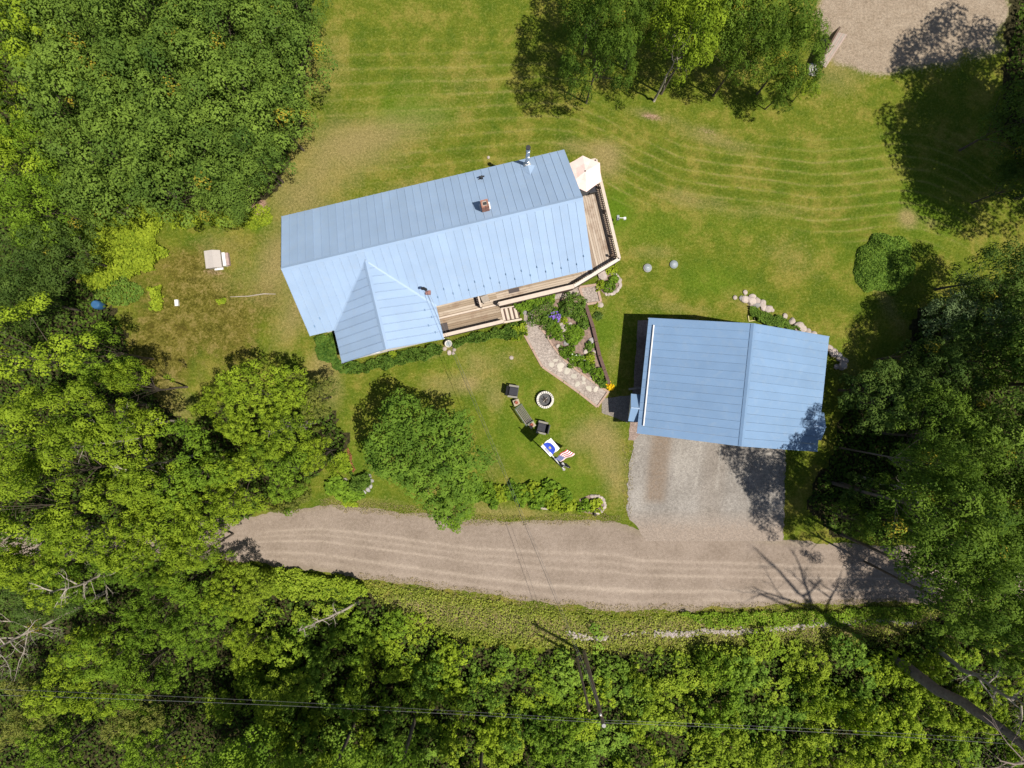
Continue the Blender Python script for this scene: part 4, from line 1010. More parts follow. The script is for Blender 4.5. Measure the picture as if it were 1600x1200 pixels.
# thing at the top: boulder, ramp
rock(1268, 110, .42, ROCKS_G[0], 'grey boulder at the edge of the trees by the brown wooden ramp', sx=.9)
rp = empty('wooden_ramp', at(1300, 85), 0, 'pinkish brown plank ramp with dark side wall at the top edge of the lawn', 'ramp')
A, B, C_, D = at(1281, 97, .3), at(1291, 107, .05), at(1311, 62, .3), at(1306, 60, .5)
def rpb(mb, nm, mt): mb.v = [tuple(Vector(v)-rp.location) for v in mb.v]; mb.build(nm, mt, rp)
for k in range(5):
    a, b = k/5 + .01, (k+1)/5 - .01
    P = [at(1280+10*a, 97+9*a, .3), at(1280+10*b, 97+9*b, .3), at(1308+16*b, 50+4*b, .3), at(1308+16*a, 50+4*a, .3)]
    rpb(MB().prism(P, .06), 'plank', M_WOODG if k % 2 else plain('ramp_plank', (.42, .32, .27), .8))
rpb(MB().bar(at(1277, 99, .5), at(1306, 48, .9), .1, 1.4), 'side_wall', M_BALUSTER)

# ------------------------------------------------------------------ utility poles and wires
def upole(px, py, ht, label, r=.12):
    p = plan(px, py, 0); o = empty('utility_pole', p, 0, label, 'utility pole')
    MB().tube([(0, 0, 0), (0, 0, ht)], [r, r*.75], 12).build('pole', M_POLE, o); return p, o
pp, po = upole(912, 1017, 9.2, 'tall brown utility pole carrying wires at the bottom of the picture')
MB().bar((-.1, .3, 8.5), (.1, -.3, 8.5), .09, .11).build('crossarm', M_POLE, po)
for s in (-1, 1): MB().lathe([(.05, 0), (.06, .06), (.03, .12)], c=(s*.08, -s*.24, 8.56), n=8).build('insulator', M_WHITE, po)
MB().tube([(0, .02, 9.2), (0, .02, 9.26)], .1, 10).build('pole_cap', M_ROCKG, po)
pp2, po2 = upole(900, 1023, 7.2, 'shorter weathered pole standing close to the tall utility pole', .08)
def wire(name, a, b, sag, r, mat, label, group=None):
    mb = MB(); pts = []
    for i in range(25):
        t = i/24; p = a.lerp(b, t); p.z -= sag*4*t*(1-t); pts.append(p)
    mb.tube(pts, r, 5); o = mb.build(name, mat); tag(o, label, 'wire', group)
at2 = lambda x, y, z: at(x, y, z)
wire('power_line', pp + Vector((0, 0, 8.65)), at(-500, 1062, 8.6), .5, .006, M_WIRE, 'upper thin overhead wire running left from the utility pole')
wire('power_line', pp + Vector((0, -.25, 8.4)), at(-500, 1076, 8.0), .6, .009, M_WIRE, 'lower thicker overhead wire running left from the utility pole')
wire('power_line', pp + Vector((0, 0, 8.65)), at(2100, 1195, 8.6), .5, .006, M_WIRE, 'upper thin overhead wire running right from the utility pole')
wire('power_line', pp + Vector((0, -.25, 8.4)), at(2100, 1206, 8.0), .6, .008, M_WIRE, 'lower overhead wire running right from the utility pole')
wire('service_drop', MAST + Vector((0, -.1, -.2)), pp + Vector((0, .1, 7.6)), 1.1, .010, M_WIRED, 'dark service wire crossing from the gable roof to the utility pole')
wire('service_drop', MAST + Vector((.12, -.1, -.3)), pp + Vector((.05, .1, 7.0)), 1.5, .006, M_WIRE, 'thin pale phone wire crossing from the gable roof to the utility pole')
#VEGETATION
# ------------------------------------------------------------------ vegetation
LOW = {'mid': 'bedg', 'fern': 'bedf', 'lime': 'bedl'}
def unit(a): return a/(np.linalg.norm(a, axis=-1, keepdims=True)+1e-9)
def crown_points(seed, Rr, Hc, nlobe, per, lr=(.35, .75), irr=.28, flat=.6, tuft=0, lower=.25, ysprig=0, gap=.3, spc=.84):
    """lobed broadleaf crown: returns leaf positions, normals, tints and lobe centres"""
    rg = np.random.RandomState(seed); v1 = VN(seed+5)
    # primary boughs bend the outline
    nb_ = rg.randint(6, 10); ph = rg.rand(nb_)*2*np.pi; amp = rg.uniform(.4, 1., nb_); wdt = rg.uniform(.25, .5, nb_)
    def outline(th):
        out = np.ones(np.shape(th))*(1-irr)
        for p_, a_, w_ in zip(ph, amp, wdt):
            out = out + irr*1.25*a_*np.exp(-(np.angle(np.exp(1j*(th-p_)))/w_)**2)
        return np.clip(out, .5, 1.18)
    def surf(x, y):
        th = np.arctan2(y, x); rho = np.hypot(x, y)/(outline(th)*Rr)
        dome = math.sqrt(max(0, 1-min(1, rho*.96)**2)); top = Hc*(.30+.70*dome)
        return rho, top + (float(v1(x*.75+20, y*.75+20))-.5)*Hc*.5
    L = []; tries = 0
    while len(L) < nlobe*(1-lower) and tries < 9000:       # canopy lobes keep their distance, gaps stay dark
        tries += 1
        x, y = rg.uniform(-1.2, 1.2, 2)*Rr; rho, z = surf(x, y)
        if rho > 1 or float(v1(x*.85+40, y*.85+11)) < gap: continue
        r = rg.uniform(lr[0], lr[1])*(1-.3*rho)
        if all((x-q[0])**2 + (y-q[1])**2 + ((z-q[2])*.7)**2 > (spc*(r+q[3]))**2 for q in L): L.append((x, y, z*rg.uniform(.78, 1.06), r))
    for _ in range(int(nlobe*lower)):
        x, y = rg.uniform(-1, 1, 2)*Rr*.95; rho, z = surf(x, y)
        if rho > .95 or float(v1(x*.85+40, y*.85+11)) < gap*.7: continue
        L.append((x, y, z*rg.uniform(.25, .6), rg.uniform(lr[0], lr[1])*.95))
    C = np.array([q[:3] for q in L]); rad = np.array([q[3] for q in L]); nlobe = len(L)
    P = []; Nn = []; T = []
    for k in range(nlobe):
        m = int(per*(rad[k]/lr[1])**2)+8
        d = unit(rg.normal(size=(m, 3)) + [0, 0, .55])
        sub = 1 + .28*np.sin(d[:, 0]*5+k) * np.sin(d[:, 1]*5+k*2)
        r = rad[k]*rg.uniform(.86, 1.05, m)*sub
        p = C[k] + d*r[:, None]*[1, 1, flat]
        P.append(p); Nn.append(unit(d*.85 + [.12, -.06, .5] + rg.normal(size=(m, 3))*.17))
        t = rg.rand(m)*.22 + rg.rand()*.68
        if ysprig and rg.rand() < ysprig:
            sel = rg.rand(m) < .5; t[sel] = 2.
        T.append(t)
    return np.concatenate(P), np.concatenate(Nn), np.concatenate(T), C, rad, rg
def trunk_mesh(C, Hc, seed, mat, base_z, r0=.2, nl=9):
    """trunk and limbs reaching from the ground to lobes (crown frame: z=0 at crown base)"""
    rg = random.Random(seed); mb = MB(); 
    fork = Vector((rg.uniform(-.2, .2), rg.uniform(-.2, .2), base_z*.15 if base_z < 0 else 0))
    mb.tube([(0, 0, base_z), (fork.x*.3, fork.y*.3, base_z*.5), fork, (fork.x, fork.y, Hc*.45)], [r0*1.25, r0, r0*.8, r0*.35], 8)
    idx = list(range(len(C))); rg.shuffle(idx)
    for i in idx[:nl]:
        c = Vector(C[i]); s = fork + Vector((0, 0, rg.uniform(-.1, .35)*Hc*.6)); m = s.lerp(c, .5) + Vector((rg.uniform(-.2, .2), rg.uniform(-.2, .2), rg.uniform(0, .25)))
        mb.tube([s, m, c + (c-m)*.12], [r0*.34, r0*.18, r0*.05], 5, cap=False)
        for _ in range(2):
            q_ = m.lerp(c, rg.uniform(.1, .8)); e = q_ + Vector((rg.uniform(-.7, .7), rg.uniform(-.7, .7), rg.uniform(0, .4)))
            mb.tube([q_, e], [r0*.13, r0*.04], 4, cap=False)
    return mb.mesh('trunk', mat, True)
VAR = {}
def make_variant(key, seed, Rr, Hc, nlobe, per, leaf=.17, **k):
    P, Nn, T, C, rad, rg = crown_points(seed, Rr, Hc, nlobe, per, **k)
    me = leaf_mesh('crown_'+key, P, Nn, leaf*rg.uniform(.7, 1.25, len(P)), LEAF['mid'], rg, T)
    VAR[key] = (me, C, Rr, Hc, seed)
make_variant('mapleA', 11, 3.2, 4.2, 150, 700, .12, lr=(.45, .95), ysprig=.02, flat=.85, lower=.12, gap=.27, spc=.78)
make_variant('mapleB', 12, 3.2, 4.2, 150, 700, .12, lr=(.45, .95), ysprig=.025, flat=.85, lower=.12, gap=.28, spc=.78)
make_variant('mapleC', 13, 2.6, 3.4, 120, 600, .115, lr=(.4, .85), ysprig=.02, flat=.85, lower=.12, gap=.25, spc=.78)
make_variant('openA', 21, 3.2, 3.8, 140, 520, .12, lr=(.34, .8), irr=.5, lower=.05, gap=.5, flat=.75, spc=.8)
make_variant('openB', 22, 3.0, 3.6, 130, 500, .12, lr=(.32, .75), irr=.55, lower=.05, gap=.5, flat=.75, spc=.8)
make_variant('openC', 23, 2.4, 3.0, 100, 440, .115, lr=(.3, .68), irr=.6, lower=.06, gap=.45, flat=.75, spc=.8)
make_variant('fineA', 31, 3.1, 3.4, 420, 210, .115, lr=(.2, .5), irr=.4, lower=.12, gap=.36, spc=.78)
make_variant('fineB', 32, 2.6, 2.8, 300, 200, .115, lr=(.2, .5), irr=.5, lower=.12, gap=.38, spc=.78)
make_variant('lawn', 41, 3.1, 4.2, 460, 240, .115, lr=(.22, .52), irr=.36, lower=.25, gap=.12, spc=.76)
make_variant('bushA', 51, 1.5, 1.3, 110, 110, .11, lr=(.13, .34), irr=.4, lower=.2, gap=.28)
make_variant('bushB', 52, 1.5, 1.1, 100, 120, .12, lr=(.14, .4), irr=.5, lower=.2, gap=.3)
make_variant('bushC', 53, 1.3, 1.6, 100, 110, .10, lr=(.12, .3), irr=.5, lower=.2, gap=.3)
TR = {}
USED = {}
def tree(px, py, top, Rr, var, mat, label, rz=None, name='tree', group=None, bark=None, sz=None, cx=0.72):
    """px,py: where the crown centre is seen; top: height of the tree"""
    me, C, R0, H0, seed = VAR[var]
    p = plan(px, py, top*cx)
    s = Rr/R0; szz = sz or min(1.5, max(.6, (top*.62)/H0))
    cb = top - H0*szz*1.04; cb = max(cb, .15)
    o = empty(name, p, rnd.uniform(0, 6.28) if rz is None else rz, label, 'tree', group)
    c = put('crown', me, o, loc=(0, 0, cb), scale=(s, s, szz))
    c.material_slots[0].link = 'OBJECT'; c.material_slots[0].material = LEAF[mat]
    key = (var, round(cb/szz, 0), bark)
    if key not in TR: TR[key] = trunk_mesh(C, H0, seed, bark or M_BARK, -max(.3, round(cb/szz, 0)) - .6, .095)
    put('trunk', TR[key], o, loc=(0, 0, cb), scale=(s, s, szz))
    return o
def shrub(px, py, top, Rr, var, mat, label, group=None, cat='shrub', name='shrub', h=None):
    me, C, R0, H0, seed = VAR[var]
    p = plan(px, py, top*.6 if h is None else h)
    s = Rr/R0; z = top/(H0*1.1)
    o = put(name, me, None, loc=p, rot=(0, 0, rnd.uniform(0, 6.28)), scale=(s, s, z))
    o.material_slots[0].link = 'OBJECT'; o.material_slots[0].material = LEAF[mat]
    return tag(o, label, cat, group)
# --- northwest wood
NWG = 'trees of the northwest wood'
for a in [
 (118, 88, 9.5, 3.0, 'mapleA', 'maple', 'dark green maple at the top left, second from the picture corner'),
 (225, 62, 9.5, 3.1, 'mapleB', 'maple', 'broad maple at the top edge of the wood with yellow flecks'),
 (330, 80, 9.5, 3.0, 'mapleA', 'maple', 'maple at the top edge of the wood left of the lawn corner'),
 (425, 100, 8.5, 2.6, 'mapleC', 'maple', 'maple at the upper right corner of the wood, overhanging the back lawn'),
 (150, 175, 10, 3.1, 'mapleB', 'maple', 'tall maple inside the wood above the lime brambles, western side'),
 (262, 165, 10.5, 3.2, 'mapleA', 'maple', 'tallest maple in the centre of the northwest wood with yellow leaf sprigs'),
 (368, 165, 9, 2.8, 'mapleC', 'maple', 'maple inside the wood next to the eastern edge, middle height of the stand'),
 (430, 185, 7, 1.7, 'mapleC', 'maple', 'small maple on the eastern rim of the wood beside the dry lawn'),
 (185, 258, 9, 2.7, 'mapleC', 'maple', 'maple directly above the lime green brambles'),
 (290, 250, 9.5, 2.9, 'mapleB', 'maple', 'maple in the lower middle of the northwest wood'),
 (385, 235, 8, 2.2, 'mapleC', 'maple', 'maple near the reddish mulch patch at the wood corner'),
 (345, 295, 6, 1.7, 'mapleC', 'maple', 'low dark maple at the southern tip of the wood above the storage box'),
 (405, 262, 5, 1.2, 'mapleC', 'maple', 'small round maple at the southeast corner of the wood above the red mulch'),
 (20, 70, 10, 2.6, 'openA', 'yellow', 'bright yellowish green tree in the top left corner of the picture'),
 (35, 165, 10, 2.6, 'openB', 'yellow', 'bright green tree on the left edge, second down from the corner'),
 (22, 265, 9, 2.2, 'openC', 'yellow', 'bright green tree on the left edge, third down from the corner'),
 (80, 235, 9, 1.9, 'openC', 'mid', 'medium green tree between the bright edge trees and the maples'),
 (60, 320, 8, 2.0, 'mapleC', 'mid', 'green tree on the left edge just above the dark bushes'),
 (130, 305, 7, 1.6, 'mapleC', 'maple', 'small maple at the northwest rim of the lime brambles'),
 (95, 395, 6.5, 1.8, 'mapleC', 'dark', 'dark bluish green tree left of the lime brambles'),
 (30, 405, 7.5, 2.1, 'mapleA', 'dark', 'dark green tree against the left edge level with the storage box'),
 (35, 470, 7, 1.8, 'mapleC', 'dark', 'dark green tree against the left edge level with the blue barrel'),
]: tree(*a, group=NWG)
# trees hidden behind the photograph's white border continue the wood
for a in [(60, -40, 10, 3.2, 'the one nearest the corner'), (200, -60, 10, 3.3, 'second from the corner'), (340, -40, 10, 3.2, 'third from the corner'), (440, -10, 8, 2.2, 'nearest the lawn')]:
    tree(a[0], a[1], a[2], a[3], 'mapleB', 'maple', f'maple at the very top left of the wood, {a[4]}', group=NWG)
# --- west wood
WG = 'trees of the west wood'
for a in [
 (45, 560, 11, 2.9, 'openA', 'yellow', 'large yellowish green tree on the left edge south of the dark trees'),
 (150, 555, 8, 1.6, 'openC', 'mid', 'green tree crown standing alone just below the blue barrel'),
 (105, 640, 11, 2.4, 'openB', 'yellow', 'open crowned tree with bare twigs, west of the mossy clearing'),
 (212, 605, 8, 1.5, 'openC', 'yellow', 'small lobed tree reaching into the mossy clearing'),
 (20, 680, 11, 2.6, 'openA', 'yellow', 'yellowish green tree on the left edge at mid height of the picture'),
 (190, 690, 8.5, 2.0, 'openC', 'yellow', 'bright tree with pale bare branches south of the mossy clearing'),
 (100, 745, 11.5, 2.4, 'openB', 'yellow', 'tall loose crowned tree among pale branches, lower left'),
 (45, 800, 11, 2.8, 'openA', 'yellow', 'broad yellowish tree on the left edge above the dead branches'),
 (140, 830, 10.5, 2.4, 'fineA', 'yellow', 'rounded yellowish tree above the grey dead branches'),
 (235, 760, 9, 2.6, 'fineA', 'yellow', 'fine leaved yellow green tree at the wood edge, northwest of the road end'),
 (300, 735, 8, 2.3, 'fineB', 'mid', 'green tree joining the big bright tree and the wood edge'),
 (45, 885, 9, 2.2, 'fineA', 'yellow', 'tree hiding the buried left end of the road at the picture edge'),
 (15, 835, 9.5, 1.9, 'fineA', 'mid', 'tree at the left edge where the hidden road leaves the picture'),
 (125, 890, 8, 1.7, 'fineB', 'mid', 'tree growing over the hidden part of the road among dead branches'),
 (215, 880, 8, 1.8, 'fineA', 'mid', 'green tree spreading over the shaded road end'),
 (300, 868, 7.5, 1.6, 'fineB', 'yellow', 'tree whose branches dip onto the first shaded stretch of road'),
 (230, 840, 8, 2.2, 'fineB', 'yellow', 'bright tree whose lower rim hangs over the shaded road end'),
 (320, 805, 7.5, 2.3, 'fineA', 'yellow', 'bright green tree overhanging the start of the visible road'),
 (370, 740, 7, 1.9, 'fineB', 'yellow', 'bright green tree between the road and the large tree west of the gable'),
 (392, 612, 7.5, 2.5, 'fineA', 'yellow', 'large bright yellowish green tree southwest of the house'),
 (338, 632, 6.5, 1.3, 'fineB', 'yellow', 'left shoulder tree of the large bright tree southwest of the house'),
 (450, 668, 7, 2.3, 'fineA', 'yellow', 'bright tree between the large bright tree and the lawn strip'),
 (488, 622, 5.5, 1.5, 'fineB', 'olive', 'brownish olive tree with pale bare twigs southwest of the gable'),
 (440, 740, 6, 1.9, 'fineB', 'mid', 'green tree above the twiggy bush by the road'),
 (500, 712, 5, 1.3, 'fineB', 'yellow', 'small bright tree next to the left roadside flower bed'),
]: tree(*a, group=WG)
# --- tree on the front lawn
tree(668, 706, 7.6, 3.5, 'lawn', 'lawnt', 'rounded green tree standing free on the front lawn south of the gable', rz=1.2, cx=.66)
shrub(706, 800, 1.6, 1.15, 'bushC', 'mid', 'low leafy bough of saplings hanging over the road edge below the lawn tree', cat='sapling', name='sapling')
# --- north trees over the back lawn
for a in [
 (940, 70, 10, 1.9, 'mapleB', 'eastg', 'leftmost of the maples hanging over the top edge of the back lawn'),
 (1078, 58, 9.5, 2.0, 'mapleC', 'yellow', 'middle maple at the top edge of the back lawn with yellowish leaves'),
 (1010, 12, 9.5, 2.0, 'mapleA', 'eastg', 'maple behind the gap of bare branches at the top edge'),
 (1168, 72, 8.5, 1.7, 'mapleC', 'eastg', 'maple at the top edge between the middle maple and the ramp tree'),
 (1235, 85, 7, 1.9, 'mapleB', 'eastg', 'maple beside the brown ramp and the grey boulder'),
 (1228, 135, 4.5, 1.1, 'fineB', 'eastg', 'small leafy tree below the ramp maple reaching onto the lawn'),
 (1262, 135, 3, .8, 'fineB', 'lime', 'lime tipped shrubby tree just below the grey boulder'),
 (1120, 20, 9, 2.4, 'mapleA', 'eastg', 'maple above the middle maple, mostly cut by the top edge'),
 (930, -10, 9, 2.4, 'mapleA', 'eastg', 'maple at the very top edge behind the leftmost lawn maple'),
 (1200, -20, 9, 2.6, 'mapleB', 'eastg', 'maple at the very top edge behind the ramp'),
]: tree(*a, group='maples north of the lawn')
# --- east side
EG = 'trees east of the garage'
for a in [
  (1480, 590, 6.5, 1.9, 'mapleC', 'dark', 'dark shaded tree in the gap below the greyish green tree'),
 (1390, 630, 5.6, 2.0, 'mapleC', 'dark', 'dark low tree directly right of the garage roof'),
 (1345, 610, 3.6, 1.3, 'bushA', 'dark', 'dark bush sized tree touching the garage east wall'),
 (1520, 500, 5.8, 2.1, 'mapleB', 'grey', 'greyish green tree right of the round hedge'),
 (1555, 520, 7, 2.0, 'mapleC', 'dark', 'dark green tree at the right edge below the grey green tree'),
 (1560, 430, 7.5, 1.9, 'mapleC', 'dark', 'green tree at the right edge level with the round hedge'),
 (1590, 560, 8, 1.9, 'openC', 'eastg', 'bright rimmed tree at the right edge above the dark shade'),
 (1480, 690, 9, 2.5, 'mapleB', 'eastg', 'loose crowned green tree right of the garage in half shade'),
 (1440, 724, 12., 1.4, 'mapleC', 'eastg', 'tree with sunlit tips southeast of the garage'),
 (1560, 690, 10, 2.7, 'mapleA', 'maple', 'large dark green tree at the right edge level with the driveway'),
 (1448, 800, 13.5, 2.5, 'mapleC', 'eastg', 'tall open tree hanging over the right end of the road'),
 (1560, 800, 10.5, 2.7, 'mapleA', 'eastg', 'tall tree at the right edge above the road'),
 (1525, 965, 14, 2.0, 'openB', 'eastg', 'tall tree covering the road at the right edge'),
 (1585, 880, 10, 2.2, 'openC', 'eastg', 'bright leafed tree in the lower right edge beside the road'),
 (1468, 905, 13.5, 2.2, 'mapleC', 'eastg', 'slim tree leaning over the road shoulder'),
 (1560, 930, 10, 2.1, 'mapleB', 'eastg', 'tree covering the far right end of the road'),
 (1490, 850, 12, 2.2, 'mapleC', 'eastg', 'dense tree over the right half of the road shoulder'),
 (1340, 815, 4.5, 1.2, 'fineB', 'eastg', 'leafy sapling between the road shoulder and the driveway grass'),
 (1405, 775, 5.5, 1.5, 'fineB', 'eastg', 'leafy tree filling the gap under the tall open tree'),
 (1350, 765, 4, 1.2, 'bushA', 'dark', 'dark low tree between the driveway grass and the tall open tree'),
 (1395, 815, 5, 1.5, 'fineB', 'eastg', 'low leafy tree under the tall open tree, at the road shoulder'),
 (1415, 560, 4, 1.2, 'bushC', 'dark', 'dark bush in the shade between the hedge mound and the garage'),
 (1450, 760, 6.5, 1.6, 'fineB', 'maple', 'low dark green tree beneath the tall open tree'),
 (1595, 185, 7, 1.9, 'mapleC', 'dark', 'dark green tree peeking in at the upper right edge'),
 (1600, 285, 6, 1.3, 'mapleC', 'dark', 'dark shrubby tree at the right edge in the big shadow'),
 (1560, 1000, 8, 1.6, 'openC', 'eastg', 'green tree left of the pale dead tree at the lower right'),
]: tree(*a, group=EG)
for (x, y, h_, r_) in [(1850, 60, 14, 4.0), (1830, 150, 13, 4.2), (1790, 235, 12, 3.2), (1905, 190, 14, 4), (1868, 105, 13.5, 4.2), (1835, 195, 12.5, 3.8), (1700, 500, 11, 3), (1730, 600, 13, 3.6), (1740, 700, 14, 3.6), (1750, 800, 14, 3.6), (1760, 900, 15, 3.6), (1710, 1075, 15, 2.4), (1790, 1160, 15, 3.)]:  # two overlapping crowns, out of view, added to close holes in the lawn shadow
    n_out = globals().get('n_out', -1) + 1
    tree(x, y, h_, r_, 'mapleA', 'maple', ['northernmost', 'second', 'third', 'furthest out', 'upper extra crown thickening the shadow', 'lower extra crown thickening the shadow', 'fourth', 'fifth', 'sixth', 'seventh', 'eighth', 'ninth', 'southernmost'][n_out] + ' of the tall trees east of the picture, counted downward', group='tall trees east of the picture')
# --- south edge: tall trees outside the frame that shade the thicket
for (x, y, h_, r_) in [(480, 1290, 14, 3.2), (600, 1290, 15, 3.4), (740, 1330, 14, 3.0), (330, 1250, 12, 3.2)]:
    tree(x, y, h_, r_, 'mapleA', 'mid', f'tall tree south of the picture, the one {dict([(480, "below the lower left thicket"), (600, "below the free standing lawn tree"), (740, "nearest the utility poles"), (330, "furthest west")])[x]}', group='trees south of the picture')
# --- southwest wood
SG = 'trees of the southwest corner'
for a in [
 (160, 1000, 7, 2.0, 'openB', 'mid', 'green tree right of the bleached dead tree'),
 (240, 960, 7, 1.7, 'fineB', 'mid', 'feathery green tree below the shaded road end'),
 (300, 985, 6.5, 1.9, 'fineA', 'mid', 'soft green tree in the middle of the southwest corner'),
 (300, 900, 6, 1.6, 'openC', 'mid', 'half shaded tree just south of the shaded road end'),
 (110, 1070, 8, 2.3, 'fineA', 'yellow', 'fine leaved yellowish tree near the bottom left corner'),
 (220, 1050, 6.5, 1.9, 'fineB', 'mid', 'green tree above the olive brown conifer'),
 (60, 920, 6, 1.9, 'mapleC', 'dark', 'dark shaded tree behind the bleached dead tree'),
 (205, 1115, 5.5, 1.7, 'fineB', 'olive', 'olive brown conifer like tree at the bottom edge left of the wires'),
 (30, 1120, 5.5, 1.8, 'fineB', 'olive', 'olive tree in the bottom left corner'),
 (390, 925, 4.5, 1.4, 'fineB', 'lime', 'yellow tipped young tree along the south road edge, leftmost of the thicket'),
 (350, 935, 5, 1.6, 'fineA', 'yellow', 'yellowish tree south of the first visible bit of road'),
 (425, 1085, 5, 1.7, 'fineA', 'lime', 'bright lime green tree at the bottom edge right of the wire ends'),
 (385, 1010, 4, 1.5, 'fineB', 'yellow', 'yellow green tree in the middle of the lower left thicket'),
]: tree(*a, group=SG)
for (x, y, q_) in [(80, 1190, 'directly under the left corner olive tree'), (230, 1190, 'directly under the olive brown conifer like tree'), (400, 1185, 'directly under the lime green tree')]:
    tree(x, y, 6, 2.2, 'fineA', 'mid', 'green tree on the very bottom edge, ' + q_, group=SG)
# --- thicket south of the road
TB = curve([(400, 930), (560, 950), (640, 985), (700, 1015), (940, 1035), (1100, 1035), (1250, 1035), (1400, 1010), (1500, 1000)])
marks = [(400, "below the road's left bend"), (500, 'below the left roadside flower bed'), (590, "left of the lawn tree"), (670, "below the lawn tree"),
         (750, 'below the hosta border'), (830, 'below the fire pit'), (900, 'left of the utility poles'), (990, 'just right of the utility poles'), (1080, "below the driveway's left"),
         (1170, "below the driveway's right"), (1260, 'below the garage corner'), (1340, 'left of the black dead trunk'), (1420, 'beside the black dead trunk'), (1520, 'right of the black dead trunk')]
cnt = {}
pts = []
rg2 = random.Random(5)
for _ in range(6000):
    x = rg2.uniform(385, 1600); y = rg2.uniform(900, 1215)
    if y < TB(x) + 6: continue
    if 922 < x < 950 and 1075 < y < 1130: continue
    if all((x-a)**2 + (y-b)**2 > 42**2 for a, b in pts): pts.append((x, y))
pts.sort()
for (x, y) in pts:
    d = y - TB(x); row = 'front row' if d < 35 else ('second row' if d < 75 else ('third row' if d < 110 else 'rear row'))
    shade = x < 680 or 820 < x < 960
    mt_ = rg2.choice(['mid', 'yellow', 'fern', 'yellow', 'lime'] if not shade else ['mid', 'fern', 'fern', 'yellow'])  # shade of these stretches is put into the choice of leaf colours
    if (1000 < x < 1450 or x < 560) and rg2.random() < .4: mt_ = 'lime'
    if d < 30 and rg2.random() < .5: mt_ = 'lime'
    tone = {'mid': 'green', 'fern': 'deep green', 'yellow': 'yellowish green', 'lime': 'lime green'}[mt_]
    mk = min(marks, key=lambda m: abs(m[0]-x))[1]
    big = d > 45 and rg2.random() < .6
    lab = f"{tone} {'tall' if big else 'low'} shrub, {row}, {mk}"
    cnt[lab] = cnt.get(lab, 0) + 1
    if cnt[lab] > 1: lab = lab.replace(' shrub,', [' shrub, further right', ' shrub, rightmost', ' shrub, last'][min(2, cnt[lab]-2)] + ',')
    shrub(x, y, (rg2.uniform(2.4, 3.8) if big else rg2.uniform(1., 2.1))*(1 if d > 20 else .7), rg2.uniform(1.15, 2.2), rg2.choice(['bushA', 'bushB', 'bushC']), mt_, lab, 'shrubs of the roadside thicket')
# --- individually planted shrubs
shrub(1386, 412, 1.3, 1.95, 'bushA', 'fern', 'large round clipped hedge mound on the lawn right of the garage', h=.7, name='round_hedge', cat='hedge')
def dome(px, py, Rr, h_, dens, mat, label, leaf=.1, name='round_hedge', cat='hedge', seed=3, sq=1.0, wob_=.3, wob_f=2.2):
    rg = np.random.RandomState(seed); n_ = int(dens*Rr*Rr); v1 = VN(seed)
    th = rg.rand(n_)*2*np.pi; rho = np.sqrt(rg.rand(n_)); Re = Rr*(1 + (v1(np.cos(th)*wob_f+9, np.sin(th)*wob_f+9)-.5)*wob_)
    x = np.cos(th)*rho*Re; y = np.sin(th)*rho*Re*sq
    z = h_*((1-rho**2.6)**.7*(.75+.5*v1(x*2.5+30, y*2.5+30)) + .05 if wob_ < .5 else (1-.45*rho**2)*(.25+1.1*v1(x*5+30, y*5+30))) - rg.rand(n_)*.14
    P = np.stack([x, y, np.clip(z, .02, None)], -1); Nn = unit(np.stack([x/Rr*.5, y/Rr*.5, np.ones(n_)*.7], -1) + rg.normal(size=(n_, 3))*.5)
    me = leaf_mesh(name, P, Nn, leaf*rg.uniform(.7, 1.3, n_), LEAF[LOW.get(mat, mat)], rg)
    p = at(px, py, h_*.6); return tag(put(name, me, None, loc=(p.x, p.y, 0)), label, cat)
o = [x for x in bpy.data.objects if x.name.startswith('round_hedge')][0]; bpy.data.objects.remove(o)
dome(1386, 412, 1.86, .75, 6500, 'hedge', 'large round leafy hedge mound on the lawn right of the garage', .115, wob_=.34, wob_f=3.4)
def leafbed(name, poly, n_, mat, label, cat, leaf=.14, h_=.35, seed=1, clump=6, kind=None, parent=None, bladey=False, hfun=None):
    """clumpy low foliage inside a pixel polygon on the ground"""
    rg = np.random.RandomState(seed); v1 = VN(seed+60)
    xs = [p[0] for p in poly]; ys = [p[1] for p in poly]
    X = rg.uniform(min(xs), max(xs), n_*3); Y = rg.uniform(min(ys), max(ys), n_*3)
    ok = inpoly(X + (v1(X/9, Y/9)-.5)*9, Y + (v1(X/9+30, Y/9)-.5)*9, poly); X, Y = X[ok][:n_], Y[ok][:n_]
    s = H/F; wx = (X-800)*s; wy = (600-Y)*s; m = len(wx)
    if m == 0: return None
    hh = h_*(.35 + 1.1*v1(wx*clump/2+5, wy*clump/2+5))
    wz = hh*np.sqrt(rg.rand(m)) + .02
    # clump centres give each plant a little dome
    gx = (v1(wx*clump/2+5+.15, wy*clump/2+5) - v1(wx*clump/2+5-.15, wy*clump/2+5)); gy = (v1(wx*clump/2+5, wy*clump/2+5+.15) - v1(wx*clump/2+5, wy*clump/2+5-.15))
    Nn = unit(np.stack([-gx*2.2, -gy*2.2, np.ones(m)*.8], -1) + rg.normal(size=(m, 3))*(.75 if bladey else .4))
    o3 = np.array([np.mean(wx), np.mean(wy), 0]); P = np.stack([wx, wy, wz], -1) - o3
    me = leaf_mesh(name, P, Nn, leaf*rg.uniform(.6, 1.3, m), LEAF[LOW.get(mat, mat) if label else mat], rg, None, aspect=.3 if bladey else .72)
    o = put(name, me, None, loc=tuple(o3)); return tag(o, label, cat, kind=kind) if label else tag(o, kind=kind or 'stuff')
